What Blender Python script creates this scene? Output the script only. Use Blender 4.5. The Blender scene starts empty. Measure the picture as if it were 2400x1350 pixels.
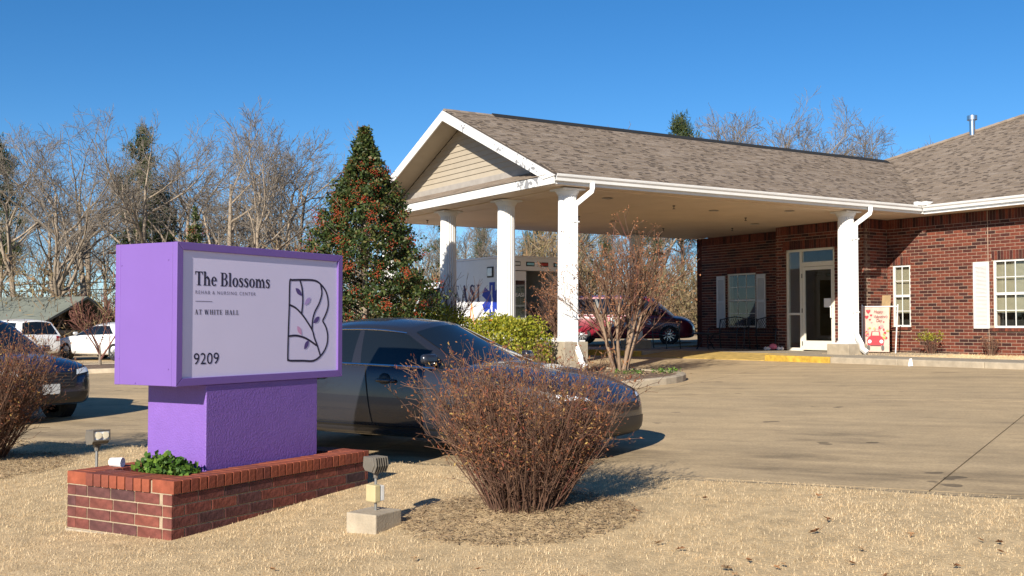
import bpy, bmesh, math, random
import numpy as np
from mathutils import Vector, Matrix
R = math.radians
scene = bpy.context.scene
col = scene.collection
# ------------------------------------------------------------------ camera, sky, sun, exposure
EYE = 1.5
F = 2560.0                                   # focal length in photo pixels (2400 wide)
cam_d = bpy.data.cameras.new('camera'); cam = bpy.data.objects.new('camera', cam_d); col.objects.link(cam)
cam_d.sensor_width = 36; cam_d.lens = 36 * F / 2400; cam_d.clip_start = 0.05; cam_d.clip_end = 3000
cam.location = (0, 0, EYE); cam.rotation_euler = (R(90 + 1.95), 0, R(0.0))
scene.camera = cam
SUN_H = Vector((0.38, 0.925, 0)).normalized(); SUN_EL = R(26)
world = bpy.data.worlds.new('World'); scene.world = world; world.use_nodes = True
wn = world.node_tree; bg = wn.nodes['Background']
sky = wn.nodes.new('ShaderNodeTexSky'); sky.sky_type = 'NISHITA'; sky.sun_disc = False
sky.sun_elevation = SUN_EL; sky.sun_rotation = math.atan2(-SUN_H.x, -SUN_H.y)
sky.altitude = 1500; sky.air_density = 0.9; sky.dust_density = 0.15; sky.ozone_density = 4.0
hs = wn.nodes.new('ShaderNodeHueSaturation'); hs.inputs['Saturation'].default_value = 1.24
wn.links.new(sky.outputs[0], hs.inputs['Color']); wn.links.new(hs.outputs[0], bg.inputs['Color'])
bg.inputs['Strength'].default_value = 0.077
sd = bpy.data.lights.new('sun', 'SUN'); so = bpy.data.objects.new('sun', sd); col.objects.link(so)
sd.energy = 4.9; sd.angle = R(0.5); sd.color = (1.0, 0.92, 0.79)
sdir = Vector((SUN_H.x * math.cos(SUN_EL), SUN_H.y * math.cos(SUN_EL), -math.sin(SUN_EL)))
so.rotation_euler = sdir.to_track_quat('-Z', 'Y').to_euler(); so.location = (-10, -20, 30)
vs = scene.view_settings
vs.view_transform = 'Standard'; vs.look = 'None'; vs.gamma = 1; vs.exposure = 0.72; vs.use_curve_mapping = False
scene.render.engine = 'CYCLES'
scene.cycles.max_bounces = 6; scene.cycles.transparent_max_bounces = 12

# ------------------------------------------------------------------ frames
BA = R(31.9)
UA = Vector((math.cos(BA), math.sin(BA), 0)); VA = Vector((-math.sin(BA), math.cos(BA), 0))
def loc(u, y, z=0.0): p = UA * u + VA * y; return Vector((p.x, p.y, z))
def px(x, y, Y):                              # a photo pixel at forward distance Y
    return Vector(((x - 1200) / F * Y, Y, EYE + (762 - y) / F * Y))
ED = Vector((0.8486, -0.5291, 0)); EN = Vector((0.5291, 0.8486, 0)); E0 = Vector((-1.1, 10.55, 0))
def st(s, t): return E0 + ED * s + EN * t
def zplane(X, Y):
    X = max(-22, min(16, X)); Y = max(4, min(46, Y))
    return -0.05 + 0.0368 * X + 0.0188 * Y
def zlawn(X, Y):
    d = Vector((X, Y, 0)) - E0; s = d.dot(ED); t = d.dot(EN)
    e = E0 + ED * s
    z = zplane(e.x, e.y) + 0.075 + 0.06 * t
    for (mx, my, mh, mr) in MOUNDS:
        q = ((X - mx) ** 2 + (Y - my) ** 2) / mr ** 2
        if q < 4: z += mh * math.exp(-q * 1.6)
    return z + 0.012 * math.sin(X * 2.1 + Y) * math.sin(Y * 1.7 - X * .6)
MOUNDS = [(0.06, 7.95, 0.06, 0.7), (-5.8, 11.6, 0.10, 0.9)]

# ------------------------------------------------------------------ materials
MATS = {}
def newmat(name):
    m = bpy.data.materials.new(name); m.use_nodes = True
    nt = m.node_tree; b = nt.nodes['Principled BSDF']; MATS[name] = m
    return m, nt, b
def N(nt, t, **kw):
    n = nt.nodes.new(t)
    for k, v in kw.items():
        if k in n.inputs: n.inputs[k].default_value = v
        else: setattr(n, k, v)
    return n
def M(name, c, rough=0.6, metal=0.0, var=0.12, scale=6.0, bump=0.0, bscale=None, coat=0.0, spec=0.5, stretch=(1, 1, 1), detail=4, tint=0.0):
    m, nt, b = newmat(name)
    b.inputs['Roughness'].default_value = rough; b.inputs['Metallic'].default_value = metal
    b.inputs['Specular IOR Level'].default_value = spec
    if coat: b.inputs['Coat Weight'].default_value = coat; b.inputs['Coat Roughness'].default_value = 0.03
    tc = N(nt, 'ShaderNodeTexCoord'); mp = N(nt, 'ShaderNodeMapping'); mp.inputs['Scale'].default_value = stretch
    nt.links.new(tc.outputs['Object'], mp.inputs[0])
    nz = N(nt, 'ShaderNodeTexNoise', Scale=scale, Detail=detail, Roughness=0.6); nt.links.new(mp.outputs[0], nz.inputs['Vector'])
    cr = N(nt, 'ShaderNodeValToRGB'); nt.links.new(nz.outputs['Fac'], cr.inputs[0])
    lo = [max(0, x * (1 - var)) for x in c]; hi = [min(1, x * (1 + var)) for x in c]
    cr.color_ramp.elements[0].position = 0.28; cr.color_ramp.elements[1].position = 0.72
    cr.color_ramp.elements[0].color = (*lo, 1); cr.color_ramp.elements[1].color = (*hi, 1)
    out = cr.outputs[0]
    if tint:
        at = N(nt, 'ShaderNodeAttribute'); at.attribute_name = 'tint'
        oi = N(nt, 'ShaderNodeObjectInfo')
        ad = N(nt, 'ShaderNodeMath', operation='ADD'); fr = N(nt, 'ShaderNodeMath', operation='FRACT')
        nt.links.new(at.outputs['Fac'], ad.inputs[0]); nt.links.new(oi.outputs['Random'], ad.inputs[1]); nt.links.new(ad.outputs[0], fr.inputs[0])
        mr = N(nt, 'ShaderNodeMapRange'); mr.inputs[3].default_value = 1 - tint; mr.inputs[4].default_value = 1 + tint
        nt.links.new(fr.outputs[0], mr.inputs[0])
        mx = N(nt, 'ShaderNodeMix', data_type='RGBA', blend_type='MULTIPLY'); mx.inputs[0].default_value = 1
        nt.links.new(out, mx.inputs[6]); nt.links.new(mr.outputs[0], mx.inputs[7]); out = mx.outputs[2]
    nt.links.new(out, b.inputs['Base Color'])
    if bump:
        n2 = N(nt, 'ShaderNodeTexNoise', Scale=bscale or scale * 6, Detail=5); nt.links.new(mp.outputs[0], n2.inputs['Vector'])
        bp = N(nt, 'ShaderNodeBump', Strength=bump, Distance=0.02); nt.links.new(n2.outputs['Fac'], bp.inputs['Height'])
        nt.links.new(bp.outputs[0], b.inputs['Normal'])
    return m
def ramp_mat(name, stops, rough=0.8, nvar=0.25, nscale=9, bump=0.3, bscale=60, spec=0.3, transl=0.0):
    """colour picked per piece: fract(tint attribute + object random) through a ramp, grained with noise"""
    m, nt, b = newmat(name)
    b.inputs['Roughness'].default_value = rough; b.inputs['Specular IOR Level'].default_value = spec
    at = N(nt, 'ShaderNodeAttribute'); at.attribute_name = 'tint'
    oi = N(nt, 'ShaderNodeObjectInfo')
    ad = N(nt, 'ShaderNodeMath', operation='ADD'); fr = N(nt, 'ShaderNodeMath', operation='FRACT')
    nt.links.new(at.outputs['Fac'], ad.inputs[0]); nt.links.new(oi.outputs['Random'], ad.inputs[1]); nt.links.new(ad.outputs[0], fr.inputs[0])
    cr = N(nt, 'ShaderNodeValToRGB'); cr.color_ramp.interpolation = 'LINEAR'
    while len(cr.color_ramp.elements) < len(stops): cr.color_ramp.elements.new(0.5)
    for i, (p, c) in enumerate(stops):
        cr.color_ramp.elements[i].position = p; cr.color_ramp.elements[i].color = (*c, 1)
    nt.links.new(fr.outputs[0], cr.inputs[0])
    out = cr.outputs[0]
    tc = N(nt, 'ShaderNodeTexCoord')
    nz = N(nt, 'ShaderNodeTexNoise', Scale=nscale, Detail=5); nt.links.new(tc.outputs['Object'], nz.inputs['Vector'])
    mr = N(nt, 'ShaderNodeMapRange'); mr.inputs[1].default_value = .25; mr.inputs[2].default_value = .75
    mr.inputs[3].default_value = 1 - nvar; mr.inputs[4].default_value = 1 + nvar
    nt.links.new(nz.outputs['Fac'], mr.inputs[0])
    mx = N(nt, 'ShaderNodeMix', data_type='RGBA', blend_type='MULTIPLY'); mx.inputs[0].default_value = 1
    nt.links.new(out, mx.inputs[6]); nt.links.new(mr.outputs[0], mx.inputs[7]); out = mx.outputs[2]
    nt.links.new(out, b.inputs['Base Color'])
    if bump:
        n2 = N(nt, 'ShaderNodeTexNoise', Scale=bscale, Detail=4); nt.links.new(tc.outputs['Object'], n2.inputs['Vector'])
        bp = N(nt, 'ShaderNodeBump', Strength=bump, Distance=0.01); nt.links.new(n2.outputs['Fac'], bp.inputs['Height'])
        nt.links.new(bp.outputs[0], b.inputs['Normal'])
    if transl:
        tr = N(nt, 'ShaderNodeBsdfTranslucent'); nt.links.new(out, tr.inputs['Color'])
        ms = N(nt, 'ShaderNodeMixShader'); ms.inputs[0].default_value = transl
        nt.links.new(b.outputs[0], ms.inputs[1]); nt.links.new(tr.outputs[0], ms.inputs[2])
        nt.links.new(ms.outputs[0], nt.nodes['Material Output'].inputs['Surface'])
    return m
def glass_mat(name, tintc=(0.8, 0.85, 0.85), trans=0.85):
    m, nt, b = newmat(name)
    nt.nodes.remove(b)
    t = N(nt, 'ShaderNodeBsdfTransparent'); t.inputs[0].default_value = (*[x * trans for x in tintc], 1)
    g = N(nt, 'ShaderNodeBsdfGlossy'); g.inputs['Roughness'].default_value = 0.01
    fr = N(nt, 'ShaderNodeFresnel', IOR=1.55); mu = N(nt, 'ShaderNodeMath', operation='MULTIPLY_ADD'); mu.inputs[1].default_value = 1.4; mu.inputs[2].default_value = 0.02
    nt.links.new(fr.outputs[0], mu.inputs[0])
    ge = N(nt, 'ShaderNodeNewGeometry'); iv = N(nt, 'ShaderNodeMath', operation='SUBTRACT'); iv.inputs[0].default_value = 1; nt.links.new(ge.outputs['Backfacing'], iv.inputs[1])
    m2 = N(nt, 'ShaderNodeMath', operation='MULTIPLY'); nt.links.new(mu.outputs[0], m2.inputs[0]); nt.links.new(iv.outputs[0], m2.inputs[1])
    ms = N(nt, 'ShaderNodeMixShader'); nt.links.new(m2.outputs[0], ms.inputs[0])
    nt.links.new(t.outputs[0], ms.inputs[1]); nt.links.new(g.outputs[0], ms.inputs[2])
    nt.links.new(ms.outputs[0], nt.nodes['Material Output'].inputs['Surface'])
    return m

# ------------------------------------------------------------------ mesh helpers
class MB:
    def __init__(s): s.v = []; s.f = []; s.t = []; s.mi = []
    def add(s, vs, fs, tint=0.0, mi=0):
        o = len(s.v); s.v += [tuple(v) for v in vs]
        for f in fs: s.f.append(tuple(i + o for i in f)); s.t.append(tint); s.mi.append(mi)
        return s
    def box(s, x0, x1, y0, y1, z0, z1, tint=0.0, mi=0):
        return s.hexa([(x0, y0, z0), (x1, y0, z0), (x1, y1, z0), (x0, y1, z0), (x0, y0, z1), (x1, y0, z1), (x1, y1, z1), (x0, y1, z1)], tint, mi)
    def hexa(s, p, tint=0.0, mi=0):
        return s.add(p, [(0, 3, 2, 1), (4, 5, 6, 7), (0, 1, 5, 4), (1, 2, 6, 5), (2, 3, 7, 6), (3, 0, 4, 7)], tint, mi)
    def obox(s, c, ax, ay, az, sx, sy, sz, tint=0.0, mi=0):
        c = Vector(c); ax = Vector(ax) * sx / 2; ay = Vector(ay) * sy / 2; az = Vector(az) * sz / 2
        return s.hexa([c - ax - ay - az, c + ax - ay - az, c + ax + ay - az, c - ax + ay - az, c - ax - ay + az, c + ax - ay + az, c + ax + ay + az, c - ax + ay + az], tint, mi)
    def poly(s, pts, tint=0.0, mi=0): return s.add(pts, [tuple(range(len(pts)))], tint, mi)
    def prism(s, pts, d, tint=0.0, mi=0):
        """closed prism: polygon pts (3D, planar) extruded by vector d"""
        n = len(pts); d = Vector(d); a = [Vector(p) for p in pts]; b = [p + d for p in a]
        fs = [tuple(range(n - 1, -1, -1)), tuple(range(n, 2 * n))] + [(i, (i + 1) % n, n + (i + 1) % n, n + i) for i in range(n)]
        return s.add(a + b, fs, tint, mi)
    def tube(s, pts, rad, n=6, cap=True, tint=0.0, mi=0):
        pts = [Vector(p) for p in pts]; k = len(pts)
        if not hasattr(rad, '__len__'): rad = [rad] * k
        vs = []; up = None
        for i in range(k):
            d = (pts[min(i + 1, k - 1)] - pts[max(i - 1, 0)])
            if d.length < 1e-9: d = Vector((0, 0, 1))
            d.normalize()
            if up is None:
                up = Vector((0, 0, 1)) if abs(d.z) < .9 else Vector((1, 0, 0))
            a = d.cross(up)
            if a.length < 1e-6: a = d.orthogonal()
            a.normalize(); b = a.cross(d); up = b
            for j in range(n):
                q = 2 * math.pi * j / n
                vs.append(pts[i] + (a * math.cos(q) + b * math.sin(q)) * rad[i])
        fs = []
        for i in range(k - 1):
            for j in range(n):
                j2 = (j + 1) % n
                fs.append((i * n + j, i * n + j2, (i + 1) * n + j2, (i + 1) * n + j))
        if cap: fs += [tuple(range(n - 1, -1, -1)), tuple(range((k - 1) * n, k * n))]
        return s.add(vs, fs, tint, mi)
    def lathe(s, prof, c=(0, 0, 0), n=24, flute=0, fd=0.0, axis=None, tint=0.0, mi=0, cap=True):
        c = Vector(c); vs = []; k = len(prof)
        if axis is None: A, B, C = Vector((1, 0, 0)), Vector((0, 1, 0)), Vector((0, 0, 1))
        else:
            C = Vector(axis).normalized(); A = C.orthogonal().normalized(); B = C.cross(A)
        for (r, z) in prof:
            for j in range(n):
                q = 2 * math.pi * j / n; rr = r
                if flute and j % 2: rr = r - fd
                vs.append(c + A * (rr * math.cos(q)) + B * (rr * math.sin(q)) + C * z)
        fs = []
        for i in range(k - 1):
            for j in range(n):
                j2 = (j + 1) % n; fs.append((i * n + j, i * n + j2, (i + 1) * n + j2, (i + 1) * n + j))
        if cap: fs += [tuple(range(n - 1, -1, -1)), tuple(range((k - 1) * n, k * n))]
        return s.add(vs, fs, tint, mi)
    def mesh(s, name, mats, smooth=False, origin=(0, 0, 0)):
        me = bpy.data.meshes.new(name); o = Vector(origin)
        me.from_pydata([(v[0] - o[0], v[1] - o[1], v[2] - o[2]) for v in s.v], [], s.f)
        if not isinstance(mats, (list, tuple)): mats = [mats]
        for m in mats: me.materials.append(MATS[m] if isinstance(m, str) else m)
        if any(s.mi): me.polygons.foreach_set('material_index', s.mi)
        if any(s.t):
            a = me.attributes.new('tint', 'FLOAT', 'FACE'); a.data.foreach_set('value', s.t)
        if smooth: me.polygons.foreach_set('use_smooth', [True] * len(me.polygons))
        me.update()
        return me
    def build(s, name, mats, parent=None, smooth=False, origin=(0, 0, 0), bevel=0, subsurf=0, angle=None):
        me = s.mesh(name, mats, smooth, origin)
        return link(name, me, parent, bevel, subsurf, angle)
def link(name, me, parent=None, bevel=0, subsurf=0, angle=None):
    o = bpy.data.objects.new(name, me); col.objects.link(o)
    if parent is not None: o.parent = parent
    if bevel:
        b = o.modifiers.new('bevel', 'BEVEL'); b.width = bevel; b.segments = 2; b.limit_method = 'ANGLE'; b.angle_limit = R(35)
    if subsurf:
        b = o.modifiers.new('sub', 'SUBSURF'); b.levels = subsurf; b.render_levels = subsurf
    if angle is not None:
        me.polygons.foreach_set('use_smooth', [True] * len(me.polygons))
        try: me.set_sharp_from_angle(angle=R(angle))
        except Exception: pass
    return o
def mesh_np(name, V, Fq, mat, tint=None, smooth=False, mi=None):
    """fast mesh from numpy arrays: V (n,3), Fq (m,k)"""
    me = bpy.data.meshes.new(name); V = np.asarray(V, np.float32); Fq = np.asarray(Fq, np.int32)
    m, k = Fq.shape
    me.vertices.add(len(V)); me.vertices.foreach_set('co', V.ravel())
    me.loops.add(m * k); me.loops.foreach_set('vertex_index', Fq.ravel())
    me.polygons.add(m); me.polygons.foreach_set('loop_start', np.arange(0, m * k, k, dtype=np.int32))
    try: me.polygons.foreach_set('loop_total', np.full(m, k, np.int32))
    except Exception: pass
    for q in (mat if isinstance(mat, (list, tuple)) else [mat]): me.materials.append(MATS[q] if isinstance(q, str) else q)
    if tint is not None:
        a = me.attributes.new('tint', 'FLOAT', 'FACE'); a.data.foreach_set('value', np.asarray(tint, np.float32))
    if mi is not None: me.polygons.foreach_set('material_index', np.asarray(mi, np.int32))
    if smooth: me.polygons.foreach_set('use_smooth', np.ones(m, bool))
    me.update(calc_edges=True)
    return me
def tag(o, label=None, cat=None, group=None, kind=None):
    if label: o['label'] = label
    if cat: o['category'] = cat
    if group: o['group'] = group
    if kind: o['kind'] = kind
    return o
def empty(name, p=(0, 0, 0), rz=0.0, label=None, cat=None, group=None):
    o = bpy.data.objects.new(name, None); col.objects.link(o); o.location = p; o.rotation_euler = (0, 0, rz)
    o.empty_display_size = 0.2
    return tag(o, label, cat, group)
def copy_tree(o, parent=None):
    c = o.copy(); col.objects.link(c); c.parent = parent
    for ch in list(o.children): copy_tree(ch, c)
    return c
def rand_quads(rng, P, size, aspect=0.45, up=0.0, fold=False):
    """leaf quads (diamond shaped) at points P with random orientation"""
    n = len(P); a = rng.normal(size=(n, 3)); a[:, 2] += up; a /= np.linalg.norm(a, axis=1)[:, None]
    b = rng.normal(size=(n, 3)); b -= (b * a).sum(1)[:, None] * a; b /= np.linalg.norm(b, axis=1)[:, None]
    L = (size * rng.uniform(0.6, 1.3, n))[:, None]
    V = np.empty((n, 4, 3)); V[:, 0] = P; V[:, 1] = P + a * L * .5 + b * L * aspect * .5; V[:, 2] = P + a * L; V[:, 3] = P + a * L * .5 - b * L * aspect * .5
    return V.reshape(-1, 3), np.arange(4 * n).reshape(-1, 4)
# ------------------------------------------------------------------ material library
M('white_paint', (0.66, 0.655, 0.64), 0.5, var=0.07, scale=2.2, stretch=(1, 1, .35), bump=0.05)
M('white_metal', (0.70, 0.70, 0.69), 0.4, var=0.07, scale=2)
M('soffit', (0.66, 0.53, 0.40), 0.6, var=0.07, scale=1.2, bump=0.03)
M('siding', (0.385, 0.33, 0.255), 0.55, var=0.05, scale=4, bump=0.04, tint=0.05)
M('grey_trim', (0.33, 0.30, 0.27), 0.6)
M('concrete', (0.36, 0.30, 0.22), 0.85, var=0.22, scale=5, bump=0.25, bscale=60)
M('sidewalk', (0.30, 0.255, 0.19), 0.9, var=0.22, scale=3, bump=0.2, bscale=80)
M('yellow_paint', (0.48, 0.30, 0.04), 0.75, var=0.35, scale=9, bump=0.2, detail=8)
M('yellow_worn', (0.44, 0.30, 0.085), 0.85, var=0.35, scale=5, bump=0.2, detail=8)
M('mortar_pale', (0.37, 0.27, 0.20), 0.95, var=0.12, scale=30, bump=0.3)
M('mortar', (0.36, 0.28, 0.19), 0.95, var=0.2, scale=20, bump=0.4)
ramp_mat('brick', [(0.0, (0.032, 0.012, 0.011)), (0.22, (0.065, 0.02, 0.016)), (0.5, (0.135, 0.034, 0.021)), (0.8, (0.17, 0.046, 0.026)), (1.0, (0.10, 0.026, 0.018))], nvar=.3, nscale=14)
ramp_mat('planter_brick', [(0.0, (0.055, 0.030, 0.033)), (0.3, (0.10, 0.040, 0.038)), (0.6, (0.15, 0.046, 0.036)), (1.0, (0.20, 0.060, 0.040))], nvar=.5, nscale=11, bump=.7, bscale=25)
ramp_mat('rowlock_brick', [(0.0, (0.19, 0.048, 0.03)), (0.6, (0.27, 0.072, 0.035)), (1.0, (0.16, 0.046, 0.032))], nvar=.3, nscale=12, bump=.5, bscale=30)
ramp_mat('shingle', [(0.0, (0.185, 0.145, 0.110)), (0.35, (0.23, 0.182, 0.142)), (0.65, (0.265, 0.212, 0.166)), (0.85, (0.21, 0.163, 0.124)), (1.0, (0.285, 0.233, 0.187))], nvar=.12, nscale=30, bump=.5, bscale=200)
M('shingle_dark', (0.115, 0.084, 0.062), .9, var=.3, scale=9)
M('roof_black', (0.012, 0.012, 0.012), 0.8)
M('roof_base', (0.06, 0.045, 0.035), 0.9)
M('shadow_gap', (0.01, 0.009, 0.008), 0.9)
M('purple_light', (0.172, 0.094, 0.345), 0.42, var=0.03, scale=3, bump=0.02, bscale=200)
M('purple_stucco', (0.19, 0.098, 0.385), 0.42, var=0.05, scale=8, bump=0.30, bscale=75)
M('sign_panel', (0.68, 0.62, 0.82), 0.35, var=0.02, scale=2)
M('ink', (0.012, 0.008, 0.035), 0.5, var=0)
M('ink_leaf', (0.085, 0.05, 0.20), 0.5, var=0); M('pink_leaf', (0.62, 0.32, 0.52), 0.5, var=0); M('lilac_leaf', (0.42, 0.30, 0.60), 0.5, var=0)
M('ink_grey', (0.10, 0.08, 0.16), 0.5, var=0)
M('black_metal', (0.012, 0.012, 0.013), 0.4)
M('dark_bronze', (0.05, 0.045, 0.04), 0.5)
M('lamp_grey', (0.13, 0.115, 0.095), 0.55, var=0.2, bump=.1)
M('galv', (0.34, 0.34, 0.33), 0.4, metal=0.7, var=0.15)
M('steel', (0.7, 0.7, 0.7), 0.25, metal=1.0, var=0.1)
M('chrome', (0.8, 0.8, 0.82), 0.12, metal=1.0, var=0)
M('pale_box', (0.62, 0.61, 0.58), 0.6); M('yellow_box', (0.46, 0.38, 0.21), 0.6)
M('cardboard', (0.36, 0.25, 0.13), 0.8, var=.2)
M('frame_cream', (0.70, 0.66, 0.56), 0.4, var=.04); M('shutter', (0.64, 0.635, 0.62), 0.5, var=.04)
M('blind', (0.40, 0.35, 0.25), 0.7, var=.05); M('blind_dark', (0.10, 0.10, 0.095), 0.7)
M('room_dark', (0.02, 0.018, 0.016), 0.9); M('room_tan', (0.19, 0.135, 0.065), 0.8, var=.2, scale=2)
M('rubber', (0.012, 0.012, 0.012), 0.75); M('car_trim', (0.015, 0.015, 0.016), 0.45)
M('paint_grey', (0.030, 0.032, 0.043), 0.27, metal=0.4, var=0.02, coat=0.6)
M('paint_blue', (0.010, 0.020, 0.06), 0.3, metal=0.35, var=0.02, coat=1.0)
M('paint_white', (0.78, 0.78, 0.77), 0.3, var=0.01, coat=0.8)
M('paint_red', (0.23, 0.011, 0.028), 0.3, var=0.02, coat=0.8)
M('ambulance_white', (0.74, 0.74, 0.76), 0.35, var=0.03, coat=0.3)
M('text_blue', (0.012, 0.04, 0.36), 0.5, var=0); M('orange_line', (0.85, 0.19, 0.03), 0.5, var=0); M('text_navy', (0.015, 0.015, 0.09), 0.5, var=0)
M('text_white', (0.8, 0.8, 0.8), 0.5, var=0)
M('plate', (0.7, 0.7, 0.66), 0.5, var=.3, scale=30)
M('lens_clear', (0.75, 0.78, 0.8), 0.08, var=0.1, coat=1); M('lens_red', (0.35, 0.012, 0.01), 0.15, coat=1); M('lens_blue', (0.25, 0.6, 0.75), 0.15, coat=1)
M('wood_pole', (0.16, 0.10, 0.065), 0.9, var=.25, stretch=(1, 1, .1), scale=12)
M('wire', (0.03, 0.03, 0.03), 0.6)
M('bark', (0.27, 0.215, 0.16), 0.95, var=.4, scale=3, bump=.5, bscale=20, tint=.2)
M('bark_grey', (0.19, 0.16, 0.13), 0.95, var=.35, scale=3, tint=.2)
M('bark_myrtle', (0.26, 0.175, 0.115), 0.8, var=.35, scale=14, stretch=(1, 1, .25))
ramp_mat('twig', [(0.0, (0.07, 0.036, 0.026)), (0.4, (0.125, 0.068, 0.045)), (0.8, (0.18, 0.105, 0.066)), (1.0, (0.13, 0.042, 0.032))], bump=0, nvar=.2)
ramp_mat('red_twig', [(0.0, (0.13, 0.055, 0.04)), (1.0, (0.20, 0.09, 0.07))], bump=0, nvar=.2)
ramp_mat('shrub_leaf', [(0.0, (0.19, 0.055, 0.03)), (0.3, (0.26, 0.10, 0.04)), (0.55, (0.32, 0.16, 0.065)), (0.75, (0.20, 0.05, 0.035)), (0.9, (0.42, 0.29, 0.09)), (1.0, (0.14, 0.045, 0.03))], bump=0, transl=.25)
ramp_mat('seed_head', [(0.0, (0.20, 0.085, 0.04)), (1.0, (0.36, 0.16, 0.075))], bump=0, transl=.15)
ramp_mat('holly_leaf', [(0.0, (0.018, 0.034, 0.010)), (0.4, (0.036, 0.06, 0.016)), (0.7, (0.065, 0.09, 0.022)), (0.9, (0.11, 0.115, 0.03)), (1.0, (0.13, 0.055, 0.02))], rough=.5, bump=0, spec=.3, transl=.12)
M('berry', (0.33, 0.045, 0.012), 0.35, var=.3, scale=40)
ramp_mat('hedge_leaf', [(0.0, (0.10, 0.13, 0.012)), (0.4, (0.24, 0.25, 0.02)), (0.75, (0.32, 0.31, 0.035)), (1.0, (0.42, 0.35, 0.04))], rough=.45, bump=0, transl=.25)
ramp_mat('green_leaf', [(0.0, (0.035, 0.085, 0.015)), (0.5, (0.08, 0.16, 0.025)), (1.0, (0.15, 0.24, 0.035))], rough=.45, bump=0, transl=.25)
ramp_mat('pine_needle', [(0.0, (0.02, 0.034, 0.011)), (0.5, (0.045, 0.065, 0.018)), (1.0, (0.085, 0.10, 0.03))], rough=.6, bump=0, transl=.15)
ramp_mat('brush', [(0.0, (0.14, 0.10, 0.06)), (0.4, (0.22, 0.16, 0.095)), (0.7, (0.18, 0.15, 0.065)), (1.0, (0.30, 0.18, 0.10))], bump=0, transl=.15)
ramp_mat('dry_grass', [(0.0, (0.52, 0.38, 0.215)), (0.4, (0.72, 0.545, 0.33)), (0.8, (0.82, 0.66, 0.43)), (1.0, (0.58, 0.45, 0.25))], rough=.8, bump=0, nvar=.22, nscale=2.2, transl=.25)
ramp_mat('mulch_bit', [(0.0, (0.19, 0.125, 0.075)), (0.6, (0.30, 0.21, 0.12)), (1.0, (0.40, 0.30, 0.18))], bump=0)
ramp_mat('fallen_leaf', [(0.0, (0.22, 0.10, 0.045)), (0.6, (0.36, 0.18, 0.08)), (1.0, (0.34, 0.23, 0.13))], bump=.3, bscale=60, transl=.2)
M('soil', (0.47, 0.345, 0.19), 0.95, var=.25, scale=7, bump=.6, bscale=60)
M('mulch', (0.16, 0.105, 0.07), 0.95, var=.45, scale=14, bump=.8, bscale=50)
M('leaf_litter', (0.20, 0.14, 0.08), 0.95, var=.4, scale=1.2, bump=.5, bscale=10)
M('metal_roof', (0.17, 0.185, 0.155), 0.6, var=.12, scale=1.5)
glass_mat('window_glass', (.96, .98, .97), .98); glass_mat('car_glass', (0.10, 0.13, 0.15), 0.35); glass_mat('shield_glass', (0.55, 0.62, 0.62), 0.55)
M('banner', (0.60, 0.40, 0.33), 0.7, var=.10, scale=9); M('banner_red', (0.55, 0.035, 0.05), .6, var=.2, scale=30); M('banner_pink', (0.70, 0.25, 0.25), .6, var=.3, scale=40); M('banner_green', (0.30, 0.34, 0.10), .6); M('banner_ink', (0.16, 0.04, 0.05), .6)
M('pink_cloth', (0.65, 0.16, 0.24), .8, var=.3, scale=30); M('white_cloth', (0.7, 0.66, 0.66), .8)
M('blue_tarp', (0.006, 0.006, 0.03), .6)
# driveway: warm worn concrete with stains and broom lines
m, nt, b = newmat('drive')
tc = N(nt, 'ShaderNodeTexCoord'); mp = N(nt, 'ShaderNodeMapping'); mp.inputs['Rotation'].default_value = (0, 0, R(31.95))
nt.links.new(tc.outputs['Object'], mp.inputs[0])
def nse(scale, det=5, vec=None, stretch=None):
    v = mp.outputs[0]
    if stretch:
        q = N(nt, 'ShaderNodeMapping'); q.inputs['Scale'].default_value = stretch; nt.links.new(v, q.inputs[0]); v = q.outputs[0]
    n = N(nt, 'ShaderNodeTexNoise', Scale=scale, Detail=det, Roughness=.62); nt.links.new(v, n.inputs['Vector']); return n.outputs['Fac']
cr = N(nt, 'ShaderNodeValToRGB'); nt.links.new(nse(.55), cr.inputs[0])
cr.color_ramp.elements[0].position = .3; cr.color_ramp.elements[0].color = (.37, .275, .16, 1); cr.color_ramp.elements[1].position = .72; cr.color_ramp.elements[1].color = (.50, .365, .205, 1)
out = cr.outputs[0]
def mul(out, fac, lo, hi, a, b2):
    mr = N(nt, 'ShaderNodeMapRange'); mr.inputs[1].default_value = lo; mr.inputs[2].default_value = hi; mr.inputs[3].default_value = a; mr.inputs[4].default_value = b2
    nt.links.new(fac, mr.inputs[0]); mx = N(nt, 'ShaderNodeMix', data_type='RGBA', blend_type='MULTIPLY'); mx.inputs[0].default_value = 1
    nt.links.new(out, mx.inputs[6]); nt.links.new(mr.outputs[0], mx.inputs[7]); return mx.outputs[2]
out = mul(out, nse(1.0, 6, stretch=(.35, 2.2, 1)), .35, .75, .82, 1.16)      # streaks along the lane
out = mul(out, nse(38, 3), .3, .7, .83, 1.15)
out = mul(out, nse(5, 4), .3, .7, .93, 1.07)
sx_ = N(nt, 'ShaderNodeSeparateXYZ'); nt.links.new(mp.outputs[0], sx_.inputs[0])
mk = N(nt, 'ShaderNodeMapRange'); mk.inputs[1].default_value = -4.6; mk.inputs[2].default_value = -6.9; mk.inputs[3].default_value = 0; mk.inputs[4].default_value = 1; nt.links.new(sx_.outputs[1], mk.inputs[0])
st_n = N(nt, 'ShaderNodeMapRange'); st_n.inputs[1].default_value = .47; st_n.inputs[2].default_value = .66; nt.links.new(nse(1.3, 7, stretch=(.4, 1.5, 1)), st_n.inputs[0])
pr_ = N(nt, 'ShaderNodeMath', operation='MULTIPLY'); nt.links.new(mk.outputs[0], pr_.inputs[0]); nt.links.new(st_n.outputs[0], pr_.inputs[1])
out = mul(out, pr_.outputs[0], 0, 1, 1.0, .52)
out = mul(out, nse(.9, 7, stretch=(.6, 1.5, 1)), .57, .70, 1.0, .60)          # worn grey-brown stains
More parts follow.
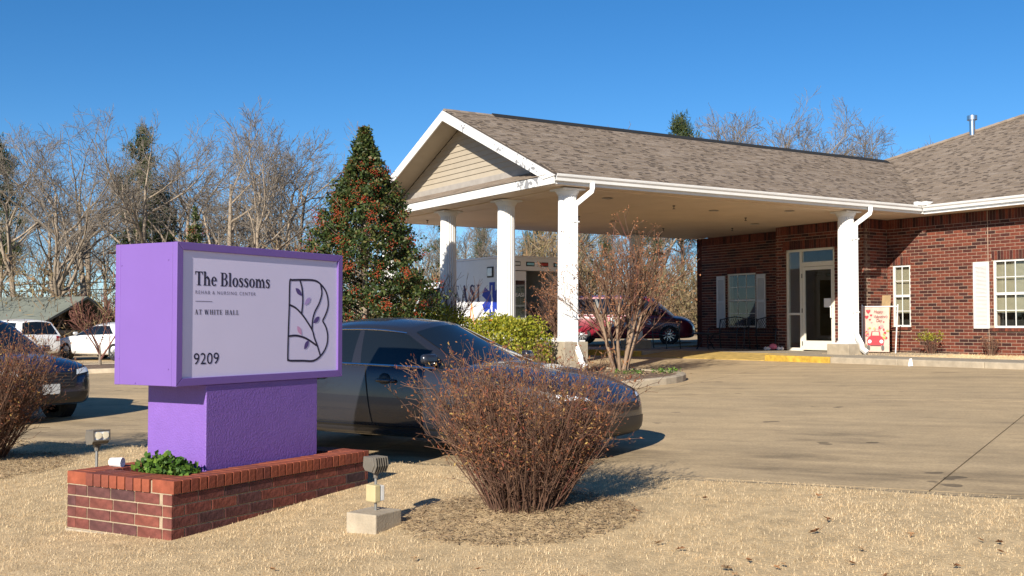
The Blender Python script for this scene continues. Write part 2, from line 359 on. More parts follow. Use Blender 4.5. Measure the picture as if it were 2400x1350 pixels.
out = mul(out, nse(1.7, 2), .705, .72, 1.0, .45)                              # oil spots
nt.links.new(out, b.inputs['Base Color']); b.inputs['Roughness'].default_value = .88
bp = N(nt, 'ShaderNodeBump', Strength=.35, Distance=.01); nt.links.new(nse(60, 4, stretch=(.25, 3, 1)), bp.inputs['Height']); nt.links.new(bp.outputs[0], b.inputs['Normal'])
# fascia paint with peeling patches
m, nt, b = newmat('peeling_white'); b.inputs['Roughness'].default_value = .5
tc = N(nt, 'ShaderNodeTexCoord'); mp = tc
n1 = N(nt, 'ShaderNodeTexNoise', Scale=9, Detail=6); n0 = N(nt, 'ShaderNodeTexNoise', Scale=.9, Detail=1)
for n_ in (n1, n0): nt.links.new(tc.outputs['Object'], n_.inputs['Vector'])
ad = N(nt, 'ShaderNodeMath', operation='ADD'); nt.links.new(n1.outputs['Fac'], ad.inputs[0]); nt.links.new(n0.outputs['Fac'], ad.inputs[1])
cr = N(nt, 'ShaderNodeValToRGB'); cr.color_ramp.interpolation = 'CONSTANT'; nt.links.new(ad.outputs[0], cr.inputs[0])
mr_ = N(nt, 'ShaderNodeMapRange'); mr_.inputs[1].default_value = 0; mr_.inputs[2].default_value = 2; nt.links.new(ad.outputs[0], mr_.inputs[0]); nt.links.new(mr_.outputs[0], cr.inputs[0])
cr.color_ramp.elements[0].color = (.70, .69, .67, 1); cr.color_ramp.elements[1].position = .615; cr.color_ramp.elements[1].color = (.25, .25, .26, 1)
nt.links.new(cr.outputs[0], b.inputs['Base Color'])
# ------------------------------------------------------------------ ground, driveway, lawn
def clip(poly, nrm, d):
    """keep the part of a 2D polygon where p.n <= d"""
    out = []
    for i in range(len(poly)):
        a, b = poly[i], poly[(i + 1) % len(poly)]
        da = a[0] * nrm[0] + a[1] * nrm[1] - d; db = b[0] * nrm[0] + b[1] * nrm[1] - d
        if da <= 0: out.append(a)
        if da * db < 0:
            k = da / (da - db); out.append((a[0] + (b[0] - a[0]) * k, a[1] + (b[1] - a[1]) * k))
    return out
def t_of(X, Y): return (X - E0.x) * EN.x + (Y - E0.y) * EN.y
def uv_of(X, Y): return X * UA.x + Y * UA.y, X * VA.x + Y * VA.y
gx = [-420, -250, -150, -100, -70, -50, -38, -30, -24, -19, -15, -12, -9, -7, -5, -3, -1, 1, 3, 5, 7, 9, 11, 13, 16, 20, 26, 34, 46, 64, 90, 140, 250, 420]
gy = [-200, -80, -30, -12, -4, 0, 3, 5, 6, 7, 8, 9, 10, 11, 12, 13, 15, 18, 22, 26, 30, 35, 40, 45, 52, 60, 75, 95, 130, 200, 320, 600]
vs_, fs_ = [], []
for yy in gy:
    for xx in gx:
        z = zplane(xx, yy) - 0.12 if t_of(xx, yy) > 0 else min(zplane(xx, yy), zlawn(max(-40, min(40, xx)), max(-20, yy))) - 0.14
        u_, y_ = uv_of(xx, yy)
        if u_ > 16 and y_ < 30: z = min(z, .45)
        vs_.append((xx, yy, z))
nx = len(gx)
for j in range(len(gy) - 1):
    for i in range(nx - 1): fs_.append((j * nx + i, j * nx + i + 1, (j + 1) * nx + i + 1, (j + 1) * nx + i))
g = MB().add(vs_, fs_).build('ground', 'leaf_litter', smooth=True)
tag(g, 'brown leaf covered ground reaching back under the woods', 'ground', kind='structure')
# driveway: cast panels with real joints
dr = empty('driveway', st(4, 8, zplane(*st(4, 8).to_2d())) if False else Vector((*st(4, 8).to_2d(), zplane(*st(4, 8).to_2d()))), 0, 'worn tan concrete driveway and parking lot with stains', 'driveway'); dr['kind'] = 'structure'
D0 = dr.location.copy()
sj = [4.77 + 6 * k for k in range(-7, 4)]; tj = [0.02, 0.5, 7.7, 14.9, 22.1, 29.3, 36.5, 43.7]
def panel(pts2):
    if len(pts2) < 3: return
    cx = sum(p[0] for p in pts2) / len(pts2); cy = sum(p[1] for p in pts2) / len(pts2)
    pts = [Vector((p[0], p[1], zplane(*p))) for p in pts2]
    MB().prism([p - Vector((0, 0, .1)) for p in pts], (0, 0, .1)).build('panel', 'drive', dr, origin=D0)
J = .008
for i in range(len(sj) - 1):
    for k in range(len(tj) - 1):
        q = [st(sj[i] + J, tj[k] + J), st(sj[i + 1] - J, tj[k] + J), st(sj[i + 1] - J, tj[k + 1] - J), st(sj[i] + J, tj[k + 1] - J)]
        q = [(p.x, p.y) for p in q]
        if q[0][1] > 70: continue
        panel(clip(q, (UA.x, UA.y), 18.72))
        q2 = clip(clip(q, (-UA.x, -UA.y), -18.76), (-VA.x, -VA.y), -27.4)
        panel(clip(q2, (UA.x, UA.y), 30))
# oil and water stains as thin patches lying on the panels
# lawn sheet
lv, lf = [], []; ns, nt_ = 121, 71
for j in range(nt_):
    for i in range(ns):
        s_ = -15 + 30 * i / (ns - 1); t_ = -14 * (1 - j / (nt_ - 1)) ** 1.5
        p = st(s_, t_); lv.append((p.x, p.y, zlawn(p.x, p.y)))
for j in range(nt_ - 1):
    for i in range(ns - 1): lf.append((j * ns + i, j * ns + i + 1, (j + 1) * ns + i + 1, (j + 1) * ns + i))
e0 = len(lv)
for i in range(ns):                                    # edge skirt down to the concrete
    v = lv[(nt_ - 1) * ns + i]; lv.append((v[0], v[1], v[2] - .2))
for i in range(ns - 1): lf.append(((nt_ - 1) * ns + i, (nt_ - 1) * ns + i + 1, e0 + i + 1, e0 + i))
lawn = MB().add(lv, lf).build('lawn', 'soil', smooth=True)
tag(lawn, 'tan dormant lawn sloping up to the driveway edge', 'lawn', kind='structure')
# ---- sign planter frame is needed to keep grass off it
PC = Vector((-2.36, 7.62, 0)); PR = Vector((0.506, 0.8625, 0)); PL = Vector((-0.8625, 0.506, 0)); PLEN, PTHK = 2.2, 1.10
BLK = Vector((-0.96, 7.72, 0))
def zlawn_np(X, Y):
    dx = X - E0.x; dy = Y - E0.y; s = dx * ED.x + dy * ED.y; t = dx * EN.x + dy * EN.y
    ex = E0.x + ED.x * s; ey = E0.y + ED.y * s
    z = -0.05 + 0.0368 * np.clip(ex, -22, 16) + 0.0188 * np.clip(ey, 4, 46) + .075 + .06 * t
    for (mx, my, mh, mr) in MOUNDS:
        q = ((X - mx) ** 2 + (Y - my) ** 2) / mr ** 2; z = z + np.where(q < 4, mh * np.exp(-q * 1.6), 0)
    return z + 0.012 * np.sin(X * 2.1 + Y) * np.sin(Y * 1.7 - X * .6)
rng = np.random.default_rng(5)
def blades(name, n, smin, smax, tmin, tmax, h, w, keep):
    s = rng.uniform(smin, smax, n); t = rng.uniform(tmin, tmax, n)
    X = E0.x + ED.x * s + EN.x * t; Y = E0.y + ED.y * s + EN.y * t
    k = keep(X, Y, t); X, Y = X[k], Y[k]; n = len(X)
    Z = zlawn_np(X, Y) - .006
    # tussocks: lean and height follow a smooth field plus noise
    fl = np.sin(X * 5.3 + 1.7 * np.sin(Y * 3.1)) * np.cos(Y * 4.7 + 1.3 * np.sin(X * 2.3))
    ang = rng.uniform(0, 2 * np.pi, n); hh = h * rng.uniform(.45, 1.25, n) * (1 + .25 * fl); lean = rng.uniform(.3, 1.9, n)
    dx, dy = np.cos(ang), np.sin(ang); wx, wy = -dy * w * rng.uniform(.6, 1.3, n), dx * w * rng.uniform(.6, 1.3, n)
    P = np.stack([X, Y, Z], 1); O = np.stack([wx, wy, 0 * wx], 1)
    tip = P + np.stack([dx * hh * lean, dy * hh * lean, hh * np.clip(1.1 - .5 * lean, .15, 1)], 1)
    V = np.stack([P - O, P + O, tip], 1).reshape(-1, 3); T = np.arange(3 * n).reshape(-1, 3)
    tn = rng.uniform(.02, .98, n); me = mesh_np(name, V, T, 'dry_grass', tn)
    return link(name, me)
def keep_front(X, Y, t):
    k = (np.abs(X / np.maximum(Y, .1)) < .56) & (Y > 5.6)
    d1 = (X - PC.x) * PR.x + (Y - PC.y) * PR.y; d2 = (X - PC.x) * PL.x + (Y - PC.y) * PL.y
    k &= ~((d1 > -.01) & (d1 < PLEN + .01) & (d2 > -.01) & (d2 < PTHK + .01))
    q = (X - .06) ** 2 + (Y - 7.85) ** 2; k &= (rng.uniform(size=len(X)) < np.clip((q - .22) / .75, .06, 1))
    q = (X + 5.75) ** 2 + (Y - 11.5) ** 2; k &= (rng.uniform(size=len(X)) < np.clip((q - .2) / .6, .10, 1))
    # thinner near the camera edge of view, random bare spots
    f = .5 + .5 * np.sin(X * 3.7 + np.sin(Y * 5)) * np.sin(Y * 4.1 + np.sin(X * 3))
    k &= rng.uniform(size=len(X)) < .68 + .32 * f
    k &= (t < 0) | (rng.uniform(size=len(X)) < .5 * (1 - t / .11) * (.5 + .5 * np.sin(X * 9) * np.sin(X * 3.3)))
    return k
gr = blades('lawn_grass', 900000, -9.5, 8.0, -6.6, .11, .028, .0027, keep_front)
tag(gr, 'short dry tan grass blades covering the front lawn', 'grass', kind='stuff')
# loose mulch and straw on the shrub mounds
def litter(name, centres, n, mat, size, label):
    P = []
    for (cx, cy, rad) in centres:
        a = rng.uniform(0, 2 * np.pi, n); r = rad * np.sqrt(rng.uniform(0, 1, n)); X = cx + r * np.cos(a); Y = cy + r * np.sin(a)
        P.append(np.stack([X, Y, zlawn_np(X, Y) + rng.uniform(0, .02, n)], 1))
    P = np.concatenate(P); V, Fq = rand_quads(rng, P, size, .12); V = V.reshape(-1, 4, 3)
    V[:, :, 2] = P[:, None, 2] + (V[:, :, 2] - P[:, None, 2]) * .3; V = V.reshape(-1, 3)
    me = mesh_np(name, V, Fq, mat, rng.uniform(0, 1, len(P)))
    return tag(link(name, me), label, 'mulch', kind='stuff')
litter('mulch_litter', [(0.06, 7.85, .85), (-5.7, 11.4, 1.1)], 9000, 'mulch_bit', .07, 'loose straw and bark mulch heaped under the brown shrubs')
# ---- kerbed planting island in front of the canopy, in building coordinates
def kerb_island(name, pts, zf, h, label, inner='mulch', w=.15):
    """pts: world 2D outline (counter-clockwise)"""
    n = len(pts); c = Vector((sum(p[0] for p in pts) / n, sum(p[1] for p in pts) / n))
    e = empty(name, (c.x, c.y, zf(c.x, c.y)), 0, label, 'island'); e['kind'] = 'structure'; o = e.location
    out = [Vector((p[0], p[1])) for p in pts]; inn = []
    for i in range(n):
        a, b, d = out[i - 1], out[i], out[(i + 1) % n]; t = (d - a).normalized(); inn.append(b + Vector((-t.y, t.x)) * w)
    mb = MB(); nn = []
    for i in range(n):
        a, b = out[i], out[(i + 1) % n]; ia, ib = inn[i], inn[(i + 1) % n]
        z = lambda p: zf(p.x, p.y)
        V = [(a.x, a.y, z(a) - .1), (b.x, b.y, z(b) - .1), (b.x, b.y, z(b) + h - .02), (a.x, a.y, z(a) + h - .02)]
        a2, b2 = a.lerp(ia, .15), b.lerp(ib, .15)
        V += [(b2.x, b2.y, z(b) + h), (a2.x, a2.y, z(a) + h), (ib.x, ib.y, z(b) + h), (ia.x, ia.y, z(a) + h), (ib.x, ib.y, z(b)), (ia.x, ia.y, z(a))]
        mb.add(V, [(0, 1, 2, 3), (3, 2, 4, 5), (5, 4, 6, 7), (7, 6, 8, 9)])
    mb.build('kerb', 'concrete', e, origin=o)
    mid = MB(); mid.add([(p.x, p.y, zf(p.x, p.y) + h * .8) for p in inn] + [(c.x, c.y, zf(c.x, c.y) + h + .06)], [(i, (i + 1) % n, n) for i in range(n)])
    mid.build('planting_bed', inner, e, origin=o)
    return e
def rounded(u0, u1, y0, y1, r, fn, k=8):
    P = []
    for (cu, cy, a0) in ((u1 - r, y0 + r, -90), (u1 - r, y1 - r, 0), (u0 + r, y1 - r, 90), (u0 + r, y0 + r, 180)):
        for i in range(k + 1):
            a = R(a0 + 90 * i / k); p = fn(cu + r * math.cos(a), cy + r * math.sin(a)); P.append((p[0], p[1]))
    return P
kerb_island('kerb_island', rounded(10.3, 14.2, 15.3, 32, 1.7, loc), zplane, .13, 'rounded concrete kerb island with dark mulch beside the white columns')
kerb_island('kerb_island', rounded(-19, -8.5, 31.8, 35.5, 1.2, lambda a, b: (a, b)), zplane, .13, 'kerbed strip of mulch with a small bare tree in the parking lot')
# ---- porch slab and sidewalk in front of the brick wall
SW = empty('sidewalk', loc(20, 18, .7), BA, 'grey concrete sidewalk and porch slab with yellow kerb ramp', 'sidewalk'); SW['kind'] = 'structure'; S0 = (20, 18, .7)
ZS = .80
mb = MB()
ys = [-2, 2, 5, 8, 11, 13, 15, 16.8]
for i in range(len(ys) - 1): mb.box(18.9, 20.4, ys[i] + .006, ys[i + 1] - .006, .4, ZS)
for (a, b) in ((16.8, 18.8), (18.8, 21.2), (21.2, 23.6), (23.6, 26.4)): mb.box(20.0 if a >= 18.7 else 18.9, 23.44, a + .006, b - .006, .4, ZS)
mb.box(18.9, 20.0, 23.6, 26.4, .4, ZS)
mb.build('slab', 'sidewalk', SW, origin=S0, bevel=.008)
kb = MB()
for i in range(len(ys) - 1): kb.box(18.72, 18.896, ys[i] + .004, ys[i + 1] - .004, .4, ZS - .003)
kb.build('kerb', 'concrete', SW, origin=S0, bevel=.02)
MB().box(18.71, 18.896, 16.81, 18.78, .4, ZS - .002).build('kerb', 'yellow_paint', SW, origin=S0, bevel=.02)
MB().box(18.71, 18.896, 23.62, 26.4, .4, ZS - .002).build('kerb', 'yellow_paint', SW, origin=S0, bevel=.02)
MB().hexa([(18.72, 18.8, .5), (20.0, 18.8, .5), (20.0, 23.6, .5), (18.72, 23.6, .5), (18.72, 18.8, .672), (20.0, 18.8, ZS - .002), (20.0, 23.6, ZS - .002), (18.72, 23.6, .655)]).build('ramp', 'yellow_worn', SW, origin=S0)
# strip of dry grass against the wall
gs = MB().box(20.42, 23.45, -2, 18.85, .4, ZS - .035).build('grass_bed', 'dry_grass', SW, origin=S0)
n = 16000; U = rng.uniform(20.40, 23.4, n); Yv = rng.uniform(12.5, 18.8, n); A = rng.uniform(0, 6.28, n); H = .06 * rng.uniform(.4, 1.2, n)
P = np.stack([U - 20, Yv - 18, np.full(n, ZS - .04 - .7)], 1); O = np.stack([np.cos(A) * .005, np.sin(A) * .005, 0 * A], 1); T = P + np.stack([np.sin(A) * H * .6, np.cos(A) * H * .6, H], 1)
V = np.stack([P - O, P + O, T], 1).reshape(-1, 3)
o = link('grass_blades', mesh_np('grass_blades', V, np.arange(3 * n).reshape(-1, 3), 'dry_grass', rng.uniform(0, 1, n)), SW); o['kind'] = 'stuff'
# ------------------------------------------------------------------ the care home
B0 = (20, 20, .7)
BL = empty('care_home_building', loc(*B0), BA, 'single storey red brick building with white columned drive-through canopy and brown shingle roof', 'building')
def bp_(mb, name, mat, parent=BL, **k): return mb.build(name, mat, parent, origin=B0, **k)
WU = 23.46; VU = 22.55; ZB = .76; ZT = 4.25; CH = .081
rnd = random.Random(3)
def cut(ints, a, b):
    out = []
    for (p, q) in ints:
        if b <= p or a >= q: out.append((p, q)); continue
        if a > p: out.append((p, a))
        if b < q: out.append((b, q))
    return out
stretcher = MB().box(-.120, .120, 0, .03, 0, .067).mesh('brick', 'brick')
N_BRICK = [0]
def brick_wall(name, P, a0, a1, z0, z1, holes, soldiers, parent, indiv=None, ang=0, core=.25, phase=0.0):
    """P(a, d, z) -> building point, d = outward. holes and soldiers: (a0,a1,z0,z1)"""
    wall = MB()
    As = sorted(set([a0, a1] + [h[0] for h in holes] + [h[1] for h in holes])); Zs = sorted(set([z0, z1] + [h[2] for h in holes] + [h[3] for h in holes]))
    for i in range(len(As) - 1):
        for j in range(len(Zs) - 1):
            ca, cz = (As[i] + As[i + 1]) / 2, (Zs[j] + Zs[j + 1]) / 2
            if any(h[0] < ca < h[1] and h[2] < cz < h[3] for h in holes): continue
            x0, x1, y0, y1 = As[i], As[i + 1], Zs[j], Zs[j + 1]
            wall.hexa([P(x0, -core, y0), P(x1, -core, y0), P(x1, -.008, y0), P(x0, -.008, y0), P(x0, -core, y1), P(x1, -core, y1), P(x1, -.008, y1), P(x0, -.008, y1)])
    w = bp_(wall, name, 'mortar_pale', parent)
    st_ = MB(); k = 0; z = z0; block = list(holes) + list(soldiers)
    def hx(mb, p, q, zz, h, t): mb.hexa([P(p, -.02, zz), P(q, -.02, zz), P(q, 0, zz), P(p, 0, zz), P(p, -.02, zz + h), P(q, -.02, zz + h), P(q, 0, zz + h), P(p, 0, zz + h)], t)
    while z + CH <= z1 + .002:
        ints = [(a0, a1)]
        for h in block:
            if h[2] < z + CH - .02 and h[3] > z + .02: ints = cut(ints, h[0], h[1])
        for (p, q) in ints:
            a = p - ((p - a0 + phase + (.127 if k % 2 else 0)) % .254)
            while a < q - .01:
                b0, b1 = max(a + .007, p + .002), min(a + .247, q - .002)
                if b1 - b0 > .03:
                    full = b1 - b0 > .2395
                    if full and indiv and indiv((b0 + b1) / 2, z) and N_BRICK[0] < 296:
                        N_BRICK[0] += 1
                        o = link('brick', stretcher, w); c = P((b0 + b1) / 2, 0, z + .007)
                        o.location = (c[0] - B0[0], c[1] - B0[1], c[2] - B0[2]); o.rotation_euler = (0, 0, ang)
                    else: hx(st_, b0, b1, z + .007, .067, rnd.random())
                a += .254
        z += CH; k += 1
    for (p, q, y0, y1) in soldiers:
        m = max(1, round((q - p) / .081)); wd = (q - p) / m
        for i in range(m): hx(st_, p + i * wd + .005, p + (i + 1) * wd - .005, y0 + .005, y1 - y0 - .01, rnd.random())
    s = bp_(st_, 'brickwork', 'brick', w); s['kind'] = 'stuff'
    return w
PM = lambda a, d, z: (WU - d, a, z)
TOPS = 4.0
H_small = (18.37, 18.91, 1.46, 3.05); H_big = (14.9, 16.01, 1.44, 3.05); H_dark = (23.9, 25.1, 1.44, 3.07)
brick_wall('wall', PM, 4.0, 19.08, ZB, ZT, [H_small, H_big], [(4.0, 19.08, TOPS, ZT), (H_small[0] - .02, H_small[1] + .08, 3.05, 3.271), (H_big[0] - .04, H_big[1] + .04, 3.05, 3.271),
           (H_small[0] - .03, H_small[1] + .03, 1.38, 1.46), (H_big[0] - .1, H_big[1] + .1, 1.36, 1.44)], BL, indiv=lambda a, z: 15.0 < a < 18.3 and z > .95, ang=-math.pi / 2)
brick_wall('wall', PM, 22.16, 26.5, ZB, ZT, [H_dark], [(22.16, 26.5, TOPS, ZT), (H_dark[0] - .02, H_dark[1] + .02, 3.07, 3.271)], BL, phase=.1)
D_ = (20.05, 21.78, .80, 3.58)
brick_wall('wall', lambda a, d, z: (VU - d, a, z), 19.08, 22.16, ZB, ZT, [D_], [(19.08, 22.16, TOPS, ZT), (19.7, 21.9, 3.58, 3.838)], BL, phase=.05)
brick_wall('wall', lambda a, d, z: (a, 19.08 - d, z), VU + .001, WU - .001, ZB, ZT, [], [(VU, WU, TOPS, ZT)], BL, core=.2)
brick_wall('wall', lambda a, d, z: (a, 22.16 + d, z), VU + .001, WU - .001, ZB, ZT, [], [(VU, WU, TOPS, ZT)], BL, core=.2)
bp_(MB().box(WU, 43, 26.28, 26.5, .5, 4.25), 'wall', 'brick')          # end wall beyond the corner
bp_(MB().box(WU + .26, 43, 3.8, 4.0, .5, 4.25), 'wall', 'brick')
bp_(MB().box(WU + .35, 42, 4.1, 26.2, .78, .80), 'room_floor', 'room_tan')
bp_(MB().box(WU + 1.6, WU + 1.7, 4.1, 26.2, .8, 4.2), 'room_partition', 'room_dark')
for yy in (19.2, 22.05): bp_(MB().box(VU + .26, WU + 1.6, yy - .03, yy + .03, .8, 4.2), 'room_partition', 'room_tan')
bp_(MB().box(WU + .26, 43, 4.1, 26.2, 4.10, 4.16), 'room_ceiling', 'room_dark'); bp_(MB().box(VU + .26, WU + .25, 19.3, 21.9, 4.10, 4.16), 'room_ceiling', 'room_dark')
bp_(MB().box(WU - .006, WU + .02, 16.125, 16.142, ZB, ZT), 'expansion_joint', 'mortar_pale')
# ---- windows
def window(h, cols, rows, mat='white_metal', blind=True, sill=True):
    a0, a1, z0, z1 = h; mb = MB(); f = .045; d = WU + .03
    def bar(p, q, r, s, dep=.05): mb.box(d, d + dep, p, q, r, s)
    bar(a0, a0 + f, z0, z1); bar(a1 - f, a1, z0, z1); bar(a0 + f, a1 - f, z0, z0 + f); bar(a0 + f, a1 - f, z1 - f, z1); zm = (z0 + z1) / 2
    bar(a0 + f, a1 - f, zm - .03, zm + .03)
    w_ = (a1 - a0 - 2 * f) / cols
    for half in ((z0 + f, zm - .03), (zm + .03, z1 - f)):
        for i in range(1, cols): bar(a0 + f + w_ * i - .009, a0 + f + w_ * i + .009, half[0], half[1], .02)
        hh = (half[1] - half[0]) / rows
        for j in range(1, rows):
            for i in range(cols): bar(a0 + f + w_ * i + .009, a0 + f + w_ * (i + 1) - .009, half[0] + hh * j - .009, half[0] + hh * j + .009, .02)
    fr = bp_(mb, 'window', mat)
    for half in ((z0 + f, zm - .03), (zm + .03, z1 - f)):
        hh = (half[1] - half[0]) / rows
        for i in range(cols):
            for j in range(rows):
                x0, x1 = a0 + f + w_ * i + .009, a0 + f + w_ * (i + 1) - .009; y0, y1 = half[0] + hh * j + .009, half[0] + hh * (j + 1) - .009
                bp_(MB().box(d + .008, d + .012, x0, x1, y0, y1), 'pane', 'window_glass', fr)
    if blind:
        b = MB(); zb = zm - .3; k = 0
        z = z1 - .05
        while z > z0 + (.35 if blind == 'short' else .03):
            b.obox((d + .11, (a0 + a1) / 2, z), (math.cos(.95), 0, math.sin(.95)), (0, 1, 0), (-math.sin(.95), 0, math.cos(.95)), .03, a1 - a0 - .02, .003); z -= .027
        bp_(b, 'blind', 'blind', fr)
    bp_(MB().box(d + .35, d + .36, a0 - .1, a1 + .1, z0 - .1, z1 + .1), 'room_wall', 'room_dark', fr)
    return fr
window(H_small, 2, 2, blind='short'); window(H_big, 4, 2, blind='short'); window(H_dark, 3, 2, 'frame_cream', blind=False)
def rowlock_sill(a0, a1, z):
    mb = MB(); n_ = round((a1 - a0) / .081)
    for i in range(n_): mb.hexa([(WU - .05, a0 + .081 * i + .005, z), (WU + .05, a0 + .081 * i + .005, z), (WU + .05, a0 + .081 * i + .076, z), (WU - .05, a0 + .081 * i + .076, z),
                                 (WU - .05, a0 + .081 * i + .005, z + .065), (WU + .05, a0 + .081 * i + .005, z + .08), (WU + .05, a0 + .081 * i + .076, z + .08), (WU - .05, a0 + .081 * i + .076, z + .065)], rnd.random())
    bp_(mb, 'window_sill', 'brick')
rowlock_sill(18.34, 18.95, 1.378); rowlock_sill(14.8, 16.12, 1.358); rowlock_sill(23.85, 25.15, 1.36)
def shutter(a0, a1, z0, z1):
    mb = MB(); u = WU - .012; fr = .05; zm = z0 + (z1 - z0) * .5
    mb.box(u - .03, u, a0, a0 + fr, z0, z1); mb.box(u - .03, u, a1 - fr, a1, z0, z1)
    for (p, q) in ((z0, z0 + .09), (zm - .03, zm + .03), (z1 - .12, z1)): mb.box(u - .03, u, a0 + fr, a1 - fr, p, q)
    o = bp_(mb, 'shutter', 'shutter')
    s = MB()
    for (p, q) in ((z0 + .09, zm - .03), (zm + .03, z1 - .12)):
        z = p + .01
        while z < q - .01: s.hexa([(u - .026, a0 + fr, z), (u - .004, a0 + fr, z + .02), (u - .004, a1 - fr, z + .02), (u - .026, a1 - fr, z), (u - .024, a0 + fr, z + .008), (u - .003, a0 + fr, z + .03), (u - .003, a1 - fr, z + .03), (u - .024, a1 - fr, z + .008)]); z += .032
    s.box(u - .003, u, a0 + fr, a1 - fr, z0, z1)
    bp_(s, 'louvre_panel', 'shutter', o)
shutter(16.10, 16.52, 1.42, 3.02); shutter(14.38, 14.80, 1.42, 3.02); shutter(25.18, 25.55, 1.42, 3.02); shutter(23.45, 23.82, 1.42, 3.02)
# ---- entrance
d = VU + .03
mb = MB(); a0, a1, z0, z1 = D_; am = 21.27
for (p, q, r, s) in ((a0, a0 + .07, z0, z1), (a1 - .06, a1, z0, z1), (a0, a1, z1 - .06, z1), (am - .05, am + .03, z0, z1 - .06), (am + .03, a1 - .06, z0, z0 + .08), (am + .03, a1 - .06, 1.78, 1.84), (a0 + .07, am - .05, 3.1, 3.22)): mb.box(d, d + .08, p, q, r, s)
en = bp_(mb, 'entrance_frame', 'frame_cream')
for (p, q, r, s) in ((am + .03, a1 - .06, z0 + .08, 1.78), (am + .03, a1 - .06, 1.84, z1 - .06), (a0 + .07, am - .05, 3.22, z1 - .06)):
    bp_(MB().box(d + .03, d + .034, p, q, r, s), 'pane', 'window_glass', en)
mb = MB(); p, q = a0 + .075, am - .055
for (x0, x1, r, s) in ((p, p + .08, .83, 3.09), (q - .08, q, .83, 3.09), (p + .08, q - .08, .83, 1.08), (p + .08, q - .08, 3.0, 3.09)): mb.box(d + .012, d + .06, x0, x1, r, s)
do = bp_(mb, 'door', 'frame_cream')
bp_(MB().box(d + .034, d + .038, p + .08, q - .08, 1.08, 3.0), 'pane', 'window_glass', do)
bp_(MB().tube([(d + .01, p + .045, 1.70), (d - .05, p + .045, 1.70), (d - .05, p + .045, 2.0), (d + .01, p + .045, 2.0)], .014, 6), 'handle', 'white_metal', do)
bp_(MB().box(d + .024, d + .026, p + .1, p + .34, 1.98, 2.22), 'notice', 'text_white', do)
for zz in (1.0, 1.9, 2.85): bp_(MB().tube([(d + .005, q + .012, zz - .06), (d + .005, q + .012, zz + .06)], .012, 6), 'hinge', 'black_metal', do)
bd = MB(); u = WU + 1.55
for (x0, x1, r, s) in ((20.0, 20.05, 1.75, 2.95), (21.15, 21.2, 1.75, 2.95), (20.05, 21.15, 1.75, 1.81), (20.05, 21.15, 2.89, 2.95)): bd.box(u - .03, u, x0, x1, r, s)
bd.box(u - .008, u - .002, 20.05, 21.15, 1.81, 2.89, mi=1)
bp_(bd, 'notice_board', ['galv', 'blind_dark'])
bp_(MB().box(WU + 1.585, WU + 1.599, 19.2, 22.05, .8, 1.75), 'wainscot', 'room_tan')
# ---- roof
TH = .44; GE = 17.56; YC = 22.1; ZR = 4.44
def inside(p, poly):
    c = False; n_ = len(poly)
    for i in range(n_):
        a, b = poly[i], poly[i - 1]
        if (a[1] > p[1]) != (b[1] > p[1]) and p[0] < (b[0] - a[0]) * (p[1] - a[1]) / (b[1] - a[1]) + a[0]: c = not c
    return c
roof = bp_(MB(), 'roof', 'roof_base') if False else None
def slope(P, poly, blo, bhi, alo, ahi, parent, n_ind, pick):
    """P(a,b,h): a along the eave, b plan distance up the slope"""
    st2 = MB(); ex = .128; k = 0; cand = []
    b = blo
    while b < bhi:
        a = alo - rnd.random() * .3
        while a < ahi:
            w = rnd.choice((.16, .2, .24, .3, .36)); a1_ = a + w
            if inside((a + w / 2, b + ex / 2), poly):
                h = rnd.choice((.010, .013, .018, .021)); cand.append((max(a, alo), min(a1_, ahi), b, h))
            a = a1_
        b += ex; k += 1
    cand.sort(key=pick)
    for i, (a, a1_, b, h) in enumerate(cand):
        pts = [P(a + .003, b, .002), P(a1_ - .003, b, .002), P(a1_ - .003, b + ex + .03, 0), P(a + .003, b + ex + .03, 0), P(a + .003, b, h), P(a1_ - .003, b, h), P(a1_ - .003, b + ex + .03, .004), P(a + .003, b + ex + .03, .004)]
        if i < n_ind: bp_(MB().hexa(pts), 'shingle', 'shingle', parent)
        else: st2.hexa(pts, rnd.random())
        if rnd.random() < .42:                       # lower laminate between tabs, with the shadow band under the butts painted in
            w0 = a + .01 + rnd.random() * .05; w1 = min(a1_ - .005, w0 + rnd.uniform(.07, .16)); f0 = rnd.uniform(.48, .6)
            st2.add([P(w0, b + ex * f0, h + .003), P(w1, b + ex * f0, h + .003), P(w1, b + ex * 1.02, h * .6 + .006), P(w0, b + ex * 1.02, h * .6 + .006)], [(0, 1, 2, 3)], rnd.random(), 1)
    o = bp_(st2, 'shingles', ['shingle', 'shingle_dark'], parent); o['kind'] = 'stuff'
hipx = lambda t: (22.86 + t, 27.1 - t)
UR = 33.4
Pp = lambda a, b, h: (a, 17.5 + b - h * .4, ZR + TH * b + h * .92)
Pm = lambda a, b, h: (22.8 + b - h * .4, a, ZR + TH * b + h * .92)
rb = MB()
rb.prism([(11.9, 17.5, ZR), (22.8, 17.5, ZR), (27.4, YC, ZR + TH * 4.6), (11.9, YC, ZR + TH * 4.6)], (0, 0, -.06))
rb.prism([(11.9, 26.7, ZR), (22.8, 26.7, ZR), (27.4, YC, ZR + TH * 4.6), (11.9, YC, ZR + TH * 4.6)][::-1], (0, 0, -.06))
r1 = bp_(rb, 'roof', 'roof_base'); r1['label'] = 'canopy gable roof of brown shingles'
zr = ZR + TH * (UR - 22.8)
hy = 27.1 - (UR - 22.86)
rb = MB()
rb.prism([(22.8, 3, ZR), (22.8, 17.5, ZR), (27.4, YC, ZR + TH * 4.6), (27.4, 22.5, ZR + TH * 4.6), (UR, hy, zr), (UR, 3, zr)][::-1], (0, 0, -.06))
rb.prism([(22.8, 27.1, ZR), (27.4, 22.5, ZR + TH * 4.6), (27.4, YC, ZR + TH * 4.6), (22.8, 26.7, ZR)][::-1], (0, 0, -.06))
